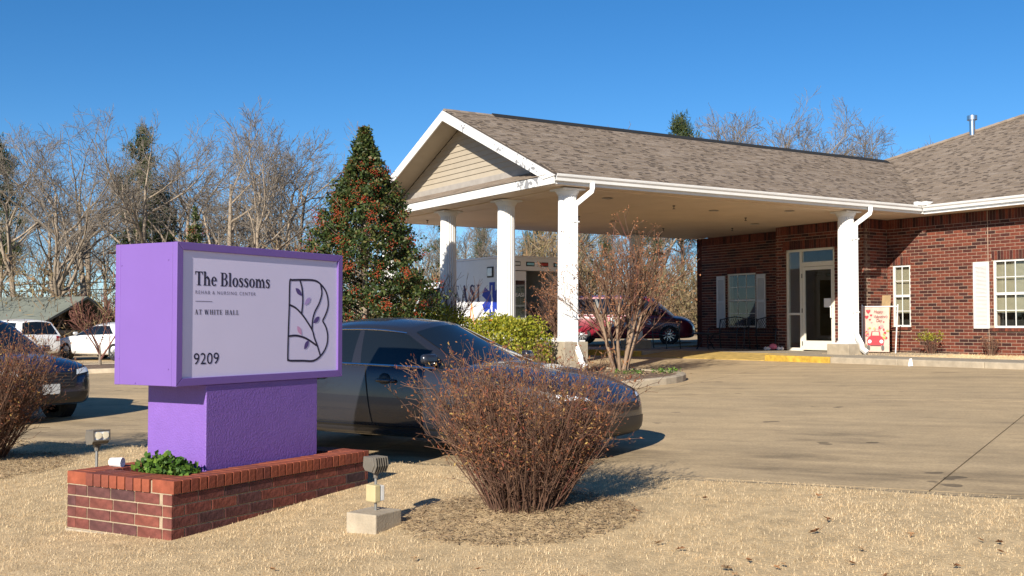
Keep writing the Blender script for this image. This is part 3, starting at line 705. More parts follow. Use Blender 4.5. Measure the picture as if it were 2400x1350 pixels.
rb.prism([(22.8, 27.1, ZR - .01), (44, 27.1, ZR - .01), (UR, hy, zr - .01)][::-1], (0, 0, -.06))
rb.prism([(44, 27.1, ZR), (44, 3, ZR), (UR, 3, zr), (UR, hy, zr)][::-1], (0, 0, -.06))
r2 = bp_(rb, 'roof', 'roof_base'); r2['label'] = 'main hip roof of brown shingles'
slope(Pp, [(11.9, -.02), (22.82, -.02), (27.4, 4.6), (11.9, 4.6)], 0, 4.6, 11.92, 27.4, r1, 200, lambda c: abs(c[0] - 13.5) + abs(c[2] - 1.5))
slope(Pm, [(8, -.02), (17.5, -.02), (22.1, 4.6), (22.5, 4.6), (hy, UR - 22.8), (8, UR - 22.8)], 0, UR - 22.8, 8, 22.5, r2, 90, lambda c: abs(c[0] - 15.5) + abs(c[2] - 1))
cap = MB(); cap.prism([(13.2, YC - .16, ZR + TH * 4.44 + .02), (13.2, YC, ZR + TH * 4.6 + .06), (13.2, YC + .16, ZR + TH * 4.44 + .02)], (14.0, 0, 0)); bp_(cap, 'ridge_vent', 'roof_black', r1)
cap = MB(); k = 0
u = 11.9
while u < 13.2: cap.prism([(u, YC - .13, ZR + TH * 4.47 + .015), (u, YC, ZR + TH * 4.6 + .035), (u, YC + .13, ZR + TH * 4.47 + .015)], (.2, 0, .0), rnd.random()); u += .21
bp_(cap, 'ridge_cap', 'shingle', r1)
cap = MB(); t = 4.6
while t < UR - 22.86 - .1:
    p0 = hipx(t); p1 = hipx(t + .16); z0_ = ZR + TH * (p0[0] - 22.8) + .02; z1_ = ZR + TH * (p1[0] - 22.8) + .035
    cap.tube([(p0[0], p0[1], z0_), (p1[0], p1[1], z1_)], [.07, .065], 5, tint=rnd.random()); t += .15
bp_(cap, 'hip_cap', 'shingle', r2)
vp = (29.2, 20.55); vz = ZR + TH * 6.4
bp_(MB().lathe([(.085, -.15), (.085, .42), (.10, .42), (.10, .44), (.15, .45), (.15, .58), (.05, .61)], (vp[0], vp[1], vz), 16), 'vent_pipe', 'steel', angle=40)
bp_(MB().lathe([(.05, -.1), (.05, .25), (.07, .26), (.07, .3)], (30.2, 17.6, ZR + TH * 7.4), 12), 'vent_pipe', 'steel', angle=40)
# ---- gable end
RF = 11.86                                                      # front plane of the rake
def rake(sgn):
    yo = YC - sgn * 4.62; z0_ = ZR - .03; n_ = 1
    a = [(RF, yo, z0_), (RF, YC, ZR + TH * 4.62 - .03), (RF, YC, ZR + TH * 4.62 - .26), (RF, yo + sgn * .42, z0_ - .03)]
    return MB().prism(a if sgn < 0 else a[::-1], (.03, 0, 0))
for sg in (1, -1): bp_(rake(sg), 'rake_board', 'peeling_white')
for sg in (1, -1):
    yo = YC - sg * 4.3
    bp_(MB().prism([(RF + .031, yo, ZR + .05), (GU := 12.55, yo, ZR + .05), (GU, YC, ZR + TH * 4.3 + .04), (RF + .031, YC, ZR + TH * 4.3 + .04)], (0, 0, -.015)), 'rake_soffit', 'soffit_light' if 'soffit_light' in MATS else 'siding')
# siding boards, each its own strip trimmed to the gable
zg0 = 4.86; zb = zg0; GU = 12.55
bp_(MB().prism([(GU + .05, YC - 4.4, 4.3), (GU + .05, YC, ZR + TH * 4.4 - .02), (GU + .05, YC + 4.4, 4.3)], (.1, 0, 0)), 'gable_wall', 'grey_trim')
gw = empty('gable_siding', (0, 0, 0)); gw.parent = BL
while zb < ZR + TH * 4.3 - .1:
    hw0 = 4.32 - (zb - ZR) / TH; hw1 = max(.01, 4.32 - (zb + .125 - ZR) / TH)
    if hw0 > .05:
        p = [(GU - .004, YC - hw0, zb), (GU - .004, YC + hw0, zb), (GU + .016, YC + hw1, zb + .125), (GU + .016, YC - hw1, zb + .125)]
        MB().hexa([(GU - .006, YC - hw0, zb), (GU + .04, YC - hw0, zb), (GU + .04, YC + hw0, zb), (GU - .006, YC + hw0, zb), (GU + .014, YC - hw1, zb + .128), (GU + .04, YC - hw1, zb + .128), (GU + .04, YC + hw1, zb + .128), (GU + .014, YC + hw1, zb + .128)]).build('siding_board', 'siding', gw, origin=B0)
    zb += .127
bp_(MB().box(GU - .02, GU + .05, YC - 3.55, YC + 3.55, 4.70, 4.858), 'gable_trim', 'grey_trim')
# skirt roof and beam below the gable
sk = MB()
for k in range(4):
    y = YC - 4.55
    b0 = .16 * k
    while y < YC + 4.5:
        w = rnd.choice((.2, .25, .3, .36)); ym = 17.5 + (.10 + .066 * k) / TH + .05
        if y < ym or y + w > 2 * YC - ym: y += .05; continue
        sk.hexa([(RF + b0, y, ZR + .01 + .066 * k), (RF + b0 + .2, y, ZR + .09 + .066 * k), (RF + b0 + .2, y + w - .006, ZR + .09 + .066 * k), (RF + b0, y + w - .006, ZR + .01 + .066 * k),
                                 (RF + b0, y, ZR + .025 + .066 * k), (RF + b0 + .2, y, ZR + .095 + .066 * k), (RF + b0 + .2, y + w - .006, ZR + .095 + .066 * k), (RF + b0, y + w - .006, ZR + .025 + .066 * k)], rnd.random()); y += w
s_ = bp_(sk, 'skirt_roof', 'shingle')
bp_(MB().box(RF + .02, RF + .045, YC - 4.56, YC + 4.56, 4.26, 4.44), 'beam_fascia', 'peeling_white')
# soffit under the canopy: panels with thin joints
us = [RF + .05, 13.1, 15.8, 19.2, 22.52]; yj = [GE + .02, 18.5, 22.1, 25.7, 26.62]
for i in range(4):
    for j in range(4):
        bp_(MB().box(us[i] + .006, us[i + 1] - .006, yj[j] + .006, yj[j + 1] - .006, ZT, ZT + .03), 'soffit_panel', 'soffit')
bp_(MB().box(RF + .05, 23.4, GE + .02, 26.62, ZT + .04, ZT + .06), 'soffit_backing', 'shadow_gap')
for (p, q, r, s) in ((22.53, WU - .01, 22.2, 26.62), (22.53, WU - .01, GE + .02, 19.05), (22.88, WU - .01, 3, GE)):
    bp_(MB().box(p, q, r, s, ZT + .003, ZT + .033), 'soffit_panel', 'soffit')
bp_(MB().box(12.2, 22.6, 17.85, 18.1, ZT - .02, ZT - .002), 'soffit_trim', 'soffit'); bp_(MB().box(12.38, 12.62, 18.1, 26.3, ZT - .02, ZT - .002), 'soffit_trim', 'soffit')
for i, (a, b) in enumerate(((13.2, 18.9), (16.4, 19.3), (16.0, 22.5), (19.8, 20.5), (20.0, 24), (13.4, 22), (13.2, 25.4), (21.6, 22.9))):
    bp_(MB().lathe([(.03, 0), (.03, -.02), (.008, -.022), (.008, -.07), (.035, -.072), (.035, -.08)], (a, b, ZT), 8), 'sprinkler', 'black_metal')
for (a, b) in ((14.2, 18.9), (17.9, 19.6), (19.5, 18.7), (17.5, 23), (21.2, 21.6)):
    bp_(MB().lathe([(.11, -.002), (.13, -.012), (.10, -.014), (.09, .01)], (a, b, ZT), 16), 'downlight', 'grey_trim')
# ---- fascia, gutters, downspouts
def gutter(p0, p1, out, zt):
    """K-profile trough from p0 to p1 (2D), out = outward 2D unit vector"""
    d_ = Vector((p1[0] - p0[0], p1[1] - p0[1], 0)); o_ = Vector((out[0], out[1], 0)); b_ = Vector((p0[0], p0[1], 0))
    pr = [(0, -.13), (.075, -.13), (.085, -.075), (.115, -.045), (.125, -.012), (.125, 0), (.112, 0), (.112, -.012), (.10, -.035), (.07, -.07), (.062, -.118), (0, -.118)]
    mb = MB(); mb.prism([b_ + o_ * r_ + Vector((0, 0, zt + z_)) for r_, z_ in pr], d_)
    return bp_(mb, 'gutter', 'white_metal')
gutter((RF + .03, GE), (22.86 + .125, GE), (0, -1), ZR + .005)
gutter((22.86, GE - .13), (22.86, 3), (-1, 0), ZR + .0045)
gutter((RF + .03, 26.64), (22.7, 26.64), (0, 1), ZR)
bp_(MB().box(RF + .046, 22.86, GE + .001, GE + .02, 4.255, ZR - .01), 'fascia', 'white_metal')
bp_(MB().box(22.861, 22.879, 3, GE, 4.255, ZR - .01), 'fascia', 'white_metal')
bp_(MB().box(22.80, 22.875, 3, GE - .14, 4.235, 4.256), 'drip_edge', 'white_metal')
bp_(MB().box(22.70, 22.98, GE - .30, GE - .12, ZR - .01, ZR + .10).box(22.56, 22.72, GE - .15, GE - .01, ZR - .01, ZR + .10), 'splash_guard', 'white_metal', bevel=.03)
def downspout(u, zb_, yw=None):
    y0_ = GE - .06; yc = 17.72
    pts = [(u + .28, y0_, ZR - .12), (u + .28, y0_, ZR - .22), (u + .27, y0_ + .01, ZR - .28), (u + .06, yc + .02, ZR - .52), (u + .02, yc + .02, ZR - .58), (u + .02, yc + .02, zb_ + .50), (u + .03, yc, zb_ + .44), (u + .06, yc - .10, zb_ + .24), (u + .06, yc - .12, zb_ + .14), (u + .09, yc - .24, zb_ + .05)]
    o = bp_(MB().tube(pts, .072, 4), 'downspout', 'white_metal', bevel=.008)
    for zz in (zb_ + 1.0, ZR - .9): bp_(MB().box(u - .045, u + .085, yc - .045, yc + .09, zz, zz + .03), 'strap', 'white_metal', o)
# ---- columns
def column(u, y, zp, zg, ps):
    c = empty('column', (u - B0[0], y - B0[1], zp - B0[2])); c.parent = BL
    ht = ZT - zp; L = lambda mb, n_, m_, **k: mb.build(n_, m_, c, **k)
    L(MB().lathe([(.205, .09), (.202, .8), (.196, 1.8), (.188, ht - .12)], n=44, flute=1, fd=.014), 'shaft', 'white_paint')
    L(MB().lathe([(.24, .035), (.245, .05), (.24, .065), (.215, .075), (.212, .11), (.15, .112)], n=28, angle=None) if False else MB().lathe([(.24, .035), (.245, .05), (.24, .065), (.215, .075), (.212, .11), (.15, .112)], n=28), 'base_ring', 'white_paint', angle=40)
    L(MB().box(-.25, .25, -.25, .25, 0, .034), 'base_plate', 'white_paint', bevel=.006)
    L(MB().lathe([(.15, ht - .16), (.20, ht - .155), (.205, ht - .13), (.23, ht - .10), (.245, ht - .07), (.245, ht - .06)], n=28), 'capital', 'white_paint', angle=40)
    L(MB().box(-.26, .26, -.26, .26, ht - .059, ht - .022), 'capital_plate', 'white_paint', bevel=.006)
    L(MB().box(-ps / 2, ps / 2, -ps / 2, ps / 2, zg - zp, -.001), 'plinth', 'concrete', bevel=.012)
for (u, y, zp, zg, ps) in ((12.5, 17.97, 1.17, .3, .58), (12.5, 20.32, 1.17, .3, .58), (12.5, 22.97, 1.17, .3, .58), (12.5, 26.2, 1.17, .2, .58), (20.66, 18.0, 1.05, .79, .66), (20.66, 26.1, 1.05, .5, .66)): column(u, y, zp, zg, ps)
downspout(12.5, .62); downspout(20.66, .80)
# pendant lamp and porch light
pl_ = empty('pendant_lamp', loc(21.4, 25.9, ZT), BA, 'small cone shaded pendant lamp hanging from the canopy ceiling', 'lamp')
MB().lathe([(.06, 0), (.06, -.03), (.012, -.032), (.012, -.42), (.04, -.44), (.05, -.52)], n=12).build('stem', 'dark_bronze', pl_)
MB().lathe([(.05, -.5), (.10, -.53), (.20, -.60), (.205, -.61), (.19, -.61), (.09, -.55)], n=20).build('shade', 'grey_trim', pl_, angle=40)
# ------------------------------------------------------------------ brick planter under the sign
PA = math.atan2(PR.y, PR.x)
pt = empty('brick_planter', (PC.x, PC.y, 0), PA, 'low red brick planter with rowlock cap holding up the purple sign', 'planter')
ZC = .324                                                   # underside of the rowlock cap
def bevel_mesh(mb, name, mat, w, seg=2):
    me = mb.mesh(name, mat); b = bmesh.new(); b.from_mesh(me)
    bmesh.ops.bevel(b, geom=list(b.edges), offset=w, segments=seg, affect='EDGES', profile=.6); b.to_mesh(me); b.free(); return me
core = MB(); i_ = .007
core.box(i_, PLEN - i_, i_, .2, -.25, ZC + .083); core.box(i_, PLEN - i_, PTHK - .2, PTHK - i_, -.25, ZC + .083); core.box(i_, .2, .2, PTHK - .2, -.25, ZC + .083); core.box(PLEN - .2, PLEN - i_, .2, PTHK - .2, -.25, ZC + .083)
core.build('mortar', 'mortar', pt)
MB().box(-.012, PLEN + .012, -.012, PTHK + .012, -.3, -.005).build('footing', 'concrete', pt, bevel=.01)
MB().box(.2, PLEN - .2, .2, PTHK - .2, -.1, .34).build('soil', 'mulch', pt)
bl = {}
def pbrick(c, ang, L, kind='planter_brick', H=.071, Dp=.09):
    key = (round(L, 3), kind, H, Dp)
    if key not in bl: bl[key] = bevel_mesh(MB().box(-L / 2, L / 2, 0, Dp, 0, H), 'brick', kind, .004)
    o = link('brick', bl[key], pt); o.location = c; o.rotation_euler = (rnd.uniform(-.006, .006), 0, ang + rnd.uniform(-.006, .006)); return o
for k in range(4):
    z = ZC - CH * (k + 1) + .004
    for side in range(4):
        Ln = PLEN if side % 2 == 0 else PTHK
        st_a = -.127 * ((k + side) % 2) + (.0 if side % 2 == 0 else .10 * (k % 2))
        a = st_a
        while a < Ln - .02:
            p, q = max(a, .0), min(a + .244, Ln)
            if q - p > .04:
                m_ = (p + q) / 2
                if side % 2: p = max(p, .092); q = min(q, Ln - .092); m_ = (p + q) / 2
                if q - p > .03:
                    c, an = {0: ((m_, 0, z), 0), 1: ((0, m_, z), -math.pi / 2), 2: ((m_, PTHK, z), math.pi), 3: ((PLEN, m_, z), math.pi / 2)}[side]
                    pbrick(c, an, q - p)
            a += .254
# rowlock cap
RW = .0815; nR = round((PLEN - .4 + .4) / RW); stepR = PLEN / nR
for i in range(nR):
    for (c, an) in (((stepR * (i + .5), -.012, ZC), 0), ((stepR * (i + .5), PTHK + .012, ZC), math.pi)):
        if c[1] < .5 or True: pbrick(c, an, stepR - .010, 'rowlock_brick', .092, .215)
nL = round((PTHK - .42) / RW); stepL = (PTHK - .42) / nL
for i in range(nL):
    pbrick((-.012, .21 + stepL * (i + .5), ZC), -math.pi / 2, stepL - .010, 'rowlock_brick', .092, .24)
    pbrick((PLEN + .012, .21 + stepL * (i + .5), ZC), math.pi / 2, stepL - .010, 'rowlock_brick', .092, .24)
# ------------------------------------------------------------------ purple sign
SC = PC + PR * 1.17 + PL * .55
sg = empty('monument_sign', (SC.x, SC.y, .38), PA, 'purple box sign on a purple pedestal with pale lettered panel and letter B emblem', 'sign')
SB = (0, 0, .38); HL, HT, Z0, Z1 = .94, .33, 1.053, 2.11
MB().box(-.63, .63, -.315, .315, .10, Z0).build('pedestal', 'purple_stucco', sg, origin=SB, bevel=.006)
FY = -HT; rec = .016; fw = .058
MB().box(-HL, HL, -HT + .05, HT - .05, Z0 + .002, Z1 - .002).build('cabinet', 'purple_light', sg, origin=SB, bevel=.003)
for sgn in (-1, 1):
    y0, y1 = (FY, FY + .049) if sgn < 0 else (HT - .049, HT)
    fr = MB()
    for (a, b, c, d_) in (((-HL, Z0), (HL, Z0), (HL - fw, Z0 + fw), (-HL + fw, Z0 + fw)), ((HL, Z0), (HL, Z1), (HL - fw, Z1 - fw), (HL - fw, Z0 + fw)),
                          ((HL, Z1), (-HL, Z1), (-HL + fw, Z1 - fw), (HL - fw, Z1 - fw)), ((-HL, Z1), (-HL, Z0), (-HL + fw, Z0 + fw), (-HL + fw, Z1 - fw))):
        q = [a, b, c, d_]; cx = sum(p[0] for p in q) / 4; cz = sum(p[1] for p in q) / 4
        q = [(p[0] + (cx - p[0]) * .002, p[1] + (cz - p[1]) * .004) for p in q]
        fr.prism([(p[0], y0, p[1]) for p in q], (0, y1 - y0, 0))
    fr.build('frame', 'purple_light', sg, origin=SB, bevel=.003)
    yp = FY + rec if sgn < 0 else HT - rec - .004
    MB().box(-HL + fw - .004, HL - fw + .004, yp, yp + .004, Z0 + fw - .004, Z1 - fw + .004).build('panel', 'sign_panel', sg, origin=SB)
for (yy, zz) in ((.26, 1.95), (.28, 1.25), (-.24, 1.98), (-.25, 1.18), (.1, 1.07)): MB().lathe([(.006, 0), (.006, -.004), (.002, -.005)], (-HL, yy, zz), 8, axis=(1, 0, 0)).build('screw', 'purple_light', sg, origin=SB)
MB().box(-HL - .0015, -HL + .01, HT - .055, HT - .05, Z0 + .01, Z1 - .01).build('seam', 'purple_stucco', sg, origin=SB)
# --- lettering on the panel: photo pixel -> panel coordinates
def on_panel(x, y):
    dvec = Vector(((x - 1200) / F, 1, (762 - y) / F)); nrm = -PL; p0 = SC + nrm * (HT - rec)
    t = (p0 - Vector((0, 0, 0))).dot(nrm) / Vector((dvec.x, dvec.y, 0)).dot(nrm)
    q = Vector((dvec.x * t, dvec.y * t, 0)) - SC
    return q.dot(PR), EYE + dvec.z * t
def cp(x, y): return on_panel(420 + x / 3.97, 570 + y / 3.97)
def ell(cx, cz, rx, rz, a0, a1, n_=20): return [(cx + rx * math.cos(R(a0 + (a1 - a0) * i / n_)), cz + rz * math.sin(R(a0 + (a1 - a0) * i / n_))) for i in range(n_ + 1)]
def ring(cx, cz, rx, rz, ix, iz, a0=0, a1=360, n_=24):
    o_ = ell(cx, cz, rx, rz, a0, a1, n_); i_ = ell(cx, cz, ix, iz, a0, a1, n_)
    return [[o_[k], o_[k + 1], i_[k + 1], i_[k]] for k in range(n_)]
def stroke(pts, w):
    if not hasattr(w, '__len__'): w = [w] * len(pts)
    L_, R_ = [], []
    for i, p in enumerate(pts):
        a = pts[max(i - 1, 0)]; b = pts[min(i + 1, len(pts) - 1)]; dx, dz = b[0] - a[0], b[1] - a[1]; l = math.hypot(dx, dz) or 1
        L_.append((p[0] - dz / l * w[i] / 2, p[1] + dx / l * w[i] / 2)); R_.append((p[0] + dz / l * w[i] / 2, p[1] - dx / l * w[i] / 2))
    return [[L_[k], R_[k], R_[k + 1], L_[k + 1]] for k in range(len(pts) - 1)]
def smooth_pts(P, n_=6):
    out = []
    for i in range(len(P) - 1):
        p0, p1, p2, p3 = P[max(i - 1, 0)], P[i], P[i + 1], P[min(i + 2, len(P) - 1)]
        for k in range(n_):
            t = k / n_
            out.append(tuple(.5 * (2 * p1[j] + (p2[j] - p0[j]) * t + (2 * p0[j] - 5 * p1[j] + 4 * p2[j] - p3[j]) * t * t + (3 * p1[j] - p0[j] - 3 * p2[j] + p3[j]) * t ** 3) for j in range(2)))
    return out + [P[-1]]
def rc(x0, x1, z0, z1): return [[(x0, z0), (x1, z0), (x1, z1), (x0, z1)]]
SF = .045
def foot(x0, x1, z=0.0): return rc(x0, x1, z, z + SF)
def tri(*p): return [list(p)]
def arch(x0, x1, st_):                    # shoulder of h / m between stems
    return stroke(smooth_pts([(x0 - .02, .47), (x0 + .06, .58), ((x0 + x1) / 2 + .05, .64), (x1 - .03, .58), (x1 + st_ / 2 - .005, .44)]), [.05] * 6 + [.09] * 6 + [.13] * 6 + [.17] * 7)
S1 = .17
SERIF = {
 'T': (.74, rc(.28, .46, 0, 1) + foot(.16, .58) + rc(.02, .72, .93, 1) + tri((.02, .93), (.12, .93), (.02, .72), (.0, .72)) + tri((.62, .93), (.72, .93), (.74, .72), (.72, .72))),
 'h': (.72, rc(.08, .25, 0, 1.02) + foot(.0, .33) + tri((.0, .97), (.08, .93), (.08, 1.02), (0, 1.0)) + arch(.25, .46, S1) + rc(.46, .63, 0, .46) + foot(.38, .71)),
 'e': (.56, ring(.28, .33, .27, .35, .10, .29, 5, 322) + rc(.17, .53, .345, .40)),
 'B': (.76, rc(.1, .28, 0, 1) + foot(0, .4) + rc(0, .4, .95, 1) + rc(.28, .42, 0, .06) + rc(.28, .40, .94, 1) + rc(.28, .42, .49, .55) + ring(.40, .27, .33, .275, .14, .215, -90, 90, 14) + ring(.38, .755, .29, .245, .12, .19, -90, 90, 14)),
 'l': (.35, rc(.08, .25, 0, 1.02) + foot(0, .33) + tri((.0, .97), (.08, .93), (.08, 1.02), (0, 1.0))),
 'o': (.62, ring(.31, .33, .30, .35, .12, .29)),
 's': (.50, stroke(smooth_pts([(.42, .50), (.38, .60), (.25, .645), (.12, .58), (.14, .47), (.26, .37), (.37, .25), (.36, .10), (.24, .02), (.10, .06), (.055, .18)]), [.05] * 6 + [.06] * 6 + [.10] * 6 + [.15] * 6 + [.18] * 12 + [.16] * 6 + [.12] * 6 + [.06] * 13) + rc(.40, .44, .44, .67) + rc(.035, .075, .0, .24)),
 'm': (1.06, rc(.08, .25, 0, .66) + foot(0, .33) + tri((.0, .62), (.08, .58), (.08, .67), (0, .65)) + arch(.25, .44, S1) + rc(.44, .61, 0, .46) + foot(.37, .68) + arch(.61, .80, S1) + rc(.80, .97, 0, .46) + foot(.73, 1.04)),
 'A': (.86, stroke([(.14, 0), (.42, 1)], .06) + stroke([(.66, 0), (.38, 1)], .19) + rc(.24, .6, .28, .34) + foot(0, .28) + foot(.50, .84)),
 'W': (1.22, stroke([(.16, 1), (.36, 0)], .18) + stroke([(.36, 0), (.58, .9)], .06) + stroke([(.56, 1), (.80, 0)], .18) + stroke([(.80, 0), (1.06, 1)], .06) + foot(.02, .32, .955) + foot(.45, .75, .955) + foot(.93, 1.2, .955)),
 'H': (.92, rc(.1, .28, 0, 1) + rc(.62, .80, 0, 1) + rc(.28, .62, .48, .54) + foot(0, .38) + foot(.52, .9) + foot(0, .38, .955) + foot(.52, .9, .955)),
 'I': (.44, rc(.11, .29, 0, 1) + foot(0, .4) + foot(0, .4, .955)),
 'E': (.76, rc(.1, .28, 0, 1) + foot(0, .66) + foot(0, .64, .955) + rc(.28, .48, .48, .54) + rc(.62, .67, 0, .26) + rc(.59, .64, .76, 1) + rc(.45, .5, .38, .64)),
 'L': (.74, rc(.1, .28, 0, 1) + foot(0, .66) + foot(0, .4, .955) + rc(.61, .67, 0, .28)),
}
def serif_text(txt, track=.03, space=.3):
    x = 0; P = []
    for ch in txt:
        if ch == ' ': x += space; continue
        w, g_ = SERIF[ch]
        P += [[(p[0] + x, p[1]) for p in q] for q in g_]; x += w + track
    return P, x
YF = FY + rec - .0015
def flat(polys, name, mat, k=0, y=None):
    mb = MB()
    for i, q in enumerate(polys):
        a = sum(q[j - 1][0] * q[j][1] - q[j][0] * q[j - 1][1] for j in range(len(q)))
        if a < 0: q = q[::-1]
        mb.poly([(p[0], YF - k * .0004 - (i % 3) * .00005, p[1]) for p in q])
    return mb.build(name, mat, sg, origin=SB)
def place(P, w, x0, x1, zb, h): return [[(x0 + p[0] * (x1 - x0) / w, zb + p[1] * h) for p in q] for q in P]
def words(txt, track, space, x0, x1, zb, h, name, mat):
    _, tot = serif_text(txt, track, space); tot -= track; x = 0
    for wd in txt.split(' '):
        P2, w2 = serif_text(wd, track, space)
        flat(place([[(p[0] + x, p[1]) for p in q] for q in P2], tot, x0, x1, zb, h), name, mat); x += w2 + space
a, b = cp(143, 388), cp(843, 420); t_ = cp(150, 258)
words('The Blossoms', .03, .3, a[0], b[0], (a[1] + b[1]) / 2, t_[1] - a[1], 'lettering', 'ink')
a, b = cp(143, 662), cp(556, 668); t_ = cp(146, 616)
words('AT WHITE HALL', .13, .5, a[0], b[0], a[1], t_[1] - a[1], 'lettering', 'ink')
def sans_mesh(txt, spacing=1.0):
    cu = bpy.data.curves.new('txt', 'FONT'); cu.body = txt; cu.size = 1; cu.space_character = spacing; cu.resolution_u = 6
    o = bpy.data.objects.new('txt', cu); col.objects.link(o); dg = bpy.context.evaluated_depsgraph_get()
    me = bpy.data.meshes.new_from_object(o.evaluated_get(dg)); V = [tuple(v.co) for v in me.vertices]; Fc = [tuple(p.vertices) for p in me.polygons]
    bpy.data.objects.remove(o); bpy.data.curves.remove(cu); bpy.data.meshes.remove(me)
    x0 = min(v[0] for v in V); x1 = max(v[0] for v in V); y0 = min(v[1] for v in V); y1 = max(v[1] for v in V)
    return [((v[0] - x0) / (x1 - x0), (v[1] - y0) / (y1 - y0)) for v in V], Fc
def sans(txt, spacing, a, b, top, name, mat):
    V, Fc = sans_mesh(txt, spacing)
    MB().add([(a[0] + v[0] * (b[0] - a[0]), YF, a[1] + v[1] * (top[1] - a[1])) for v in V], Fc).build(name, mat, sg, origin=SB)
sans('REHAB & NURSING CENTER', 1.35, cp(150, 470), cp(708, 490), cp(150, 438), 'lettering', 'ink_grey')
sans('9209', 1.02, cp(139, 1129), cp(372, 1124), cp(139, 1022), 'number', 'ink')
a, b = cp(148, 536), cp(306, 541)
flat(rc(a[0], b[0], a[1] - .004, a[1]), 'rule', 'ink_grey')
lw = .0165
def logo(pts, w=lw): return stroke(smooth_pts([cp(*p) for p in pts], 5), w)
lg = []
lg += logo([(1042, 342), (1140, 340), (1250, 345), (1310, 378), (1365, 455), (1385, 560), (1370, 640), (1333, 722)])
lg += logo([(1333, 722), (1368, 790), (1382, 880), (1365, 970), (1318, 1045), (1250, 1092), (1150, 1092), (1035, 1092)])
lg += logo([(1042, 342), (1026, 360), (1022, 600), (1015, 850), (1012, 1070), (1018, 1085), (1035, 1092)])
lg += logo([(1122, 345), (1142, 430), (1148, 540), (1138, 655)]) + logo([(1022, 572), (1080, 600), (1140, 660), (1190, 730), (1238, 810), (1258, 880), (1285, 950), (1314, 1045)])
lg += logo([(1312, 380), (1325, 465), (1300, 560), (1260, 640), (1240, 720), (1236, 810)]) + logo([(1018, 865), (1080, 858), (1150, 872), (1210, 902), (1278, 950)])
flat(lg, 'emblem', 'ink', 1)
def leaf(p, q, wd, mat):
    a, b = cp(*p), cp(*q); dx, dz = b[0] - a[0], b[1] - a[1]; l = math.hypot(dx, dz); nx_, nz_ = -dz / l, dx / l; L_, R_ = [], []
    for i in range(9):
        t = i / 8; k = wd * math.sin(math.pi * t ** .9) / 2
        L_.append((a[0] + dx * t + nx_ * k, a[1] + dz * t + nz_ * k)); R_.append((a[0] + dx * t - nx_ * k, a[1] + dz * t - nz_ * k))
    flat([[L_[i], R_[i], R_[i + 1], L_[i + 1]] for i in range(8)], 'emblem_leaf', mat, 2)
leaf((1080, 418), (1140, 488), .042, 'ink_leaf'); leaf((1220, 505), (1164, 574), .042, 'lilac_leaf'); leaf((1305, 683), (1248, 744), .042, 'ink_leaf'); leaf((1099, 770), (1139, 852), .042, 'pink_leaf'); leaf((1206, 903), (1162, 988), .042, 'ink_leaf')
M('bulb_glint', (0.85, 0.76, 0.55), 0.2, var=.05, coat=1)  # unlit bulbs: sun reflection put into a warm pale colour
def floodlight(base, aim, h, label, k_=1.0, lens=False):
    a = math.atan2(aim[1], aim[0]); e = empty('floodlight', base, a, label, 'floodlight', None); e.scale = (k_,) * 3; h /= k_
    MB().tube([(0, 0, -.05), (0, 0, h)], .014, 10).build('pole', 'galv', e)
    kn = MB(); kn.tube([(0, 0, h - .01), (0, 0, h + .05)], .024, 8); kn.tube([(0, -.03, h + .045), (0, .03, h + .045)], .022, 8); kn.build('knuckle', 'lamp_grey', e)
    # head: six-sided side profile (along aim x, up z), extruded across y
    prof = [(-.055, h + .06), (.045, h + .045), (.085, h + .075), (.10, h + .17), (-.04, h + .20), (-.075, h + .13)]
    c = Vector((0, 0, h + .12)); til = R(14); pr = []
    for (x, z) in prof:
        dx, dz = x, z - c.z; pr.append((dx * math.cos(til) - dz * math.sin(til), c.z + dx * math.sin(til) + dz * math.cos(til)))
    MB().prism([(p[0], -.085, p[1]) for p in pr], (0, .17, 0)).build('head', 'lamp_grey', e, bevel=.006)
    for k in range(6):
        y = -.07 + .028 * k; q = [(c.x + (p[0] - c.x) * 1.0 - .028 * (1 if p[0] < .03 else 0), c.z + (p[1] - c.z) * (1.08 if p[0] < .03 else 1)) for p in pr]
        MB().prism([(p[0], y - .003, p[1]) for p in q], (0, .006, 0)).build('cooling_fin', 'lamp_grey', e)
    if lens:
        p2, p3 = Vector((pr[2][0], 0, pr[2][1])), Vector((pr[3][0], 0, pr[3][1])); mid = (p2 + p3) / 2; up = (p3 - p2).normalized(); nrm = Vector((up.z, 0, -up.x))
        MB().obox(mid + nrm * .002, (0, 1, 0), up, nrm, .15, .085, .012).build('lens', 'lens_clear', e, bevel=.003)
        fr_ = MB(); 
        for (dy, dz, sx, sz) in ((0, .048, .175, .012), (0, -.048, .175, .012), (.081, 0, .012, .084), (-.081, 0, .012, .084)): fr_.obox(mid + nrm * .006 + up * dz + Vector((0, dy, 0)), (0, 1, 0), up, nrm, sx, sz, .02)
        fr_.build('bezel', 'lamp_grey', e)
        for dy in (-.036, .036):
            MB().lathe([(.001, .004), (.028, .010), (.034, .018), (.02, .019)], mid + nrm * .002 + Vector((0, dy, 0)), 14, axis=tuple(nrm)).build('bulb', 'bulb_glint', e, angle=50)
    else:
        MB().poly([(-.03, -.0865, h + .10), (.0, -.0865, h + .07), (.02, -.0865, h + .10), (.015, -.0865, h + .15), (.0, -.0865, h + .125), (-.012, -.0865, h + .155), (-.03, -.0865, h + .13)]).build('glare_patch', 'text_white', e)  # white shape painted on the side plate as sun glare
    return e
zb = zlawn(BLK.x, BLK.y)
cb = empty('concrete_block', (BLK.x, BLK.y, zb), PA, 'square concrete footing block carrying the floodlight with yellow junction box', 'block')
bm_ = bevel_mesh(MB().box(-.15, .15, -.12, .14, -.1, .125), 'block', 'concrete', .012, 3); link('block', bm_, cb)
fl_ = floodlight((BLK.x + .0, BLK.y + .02, zb + .125), (-.72, .69), .235, 'grey finned floodlight on pole with yellow junction box beside the brick planter', .74)
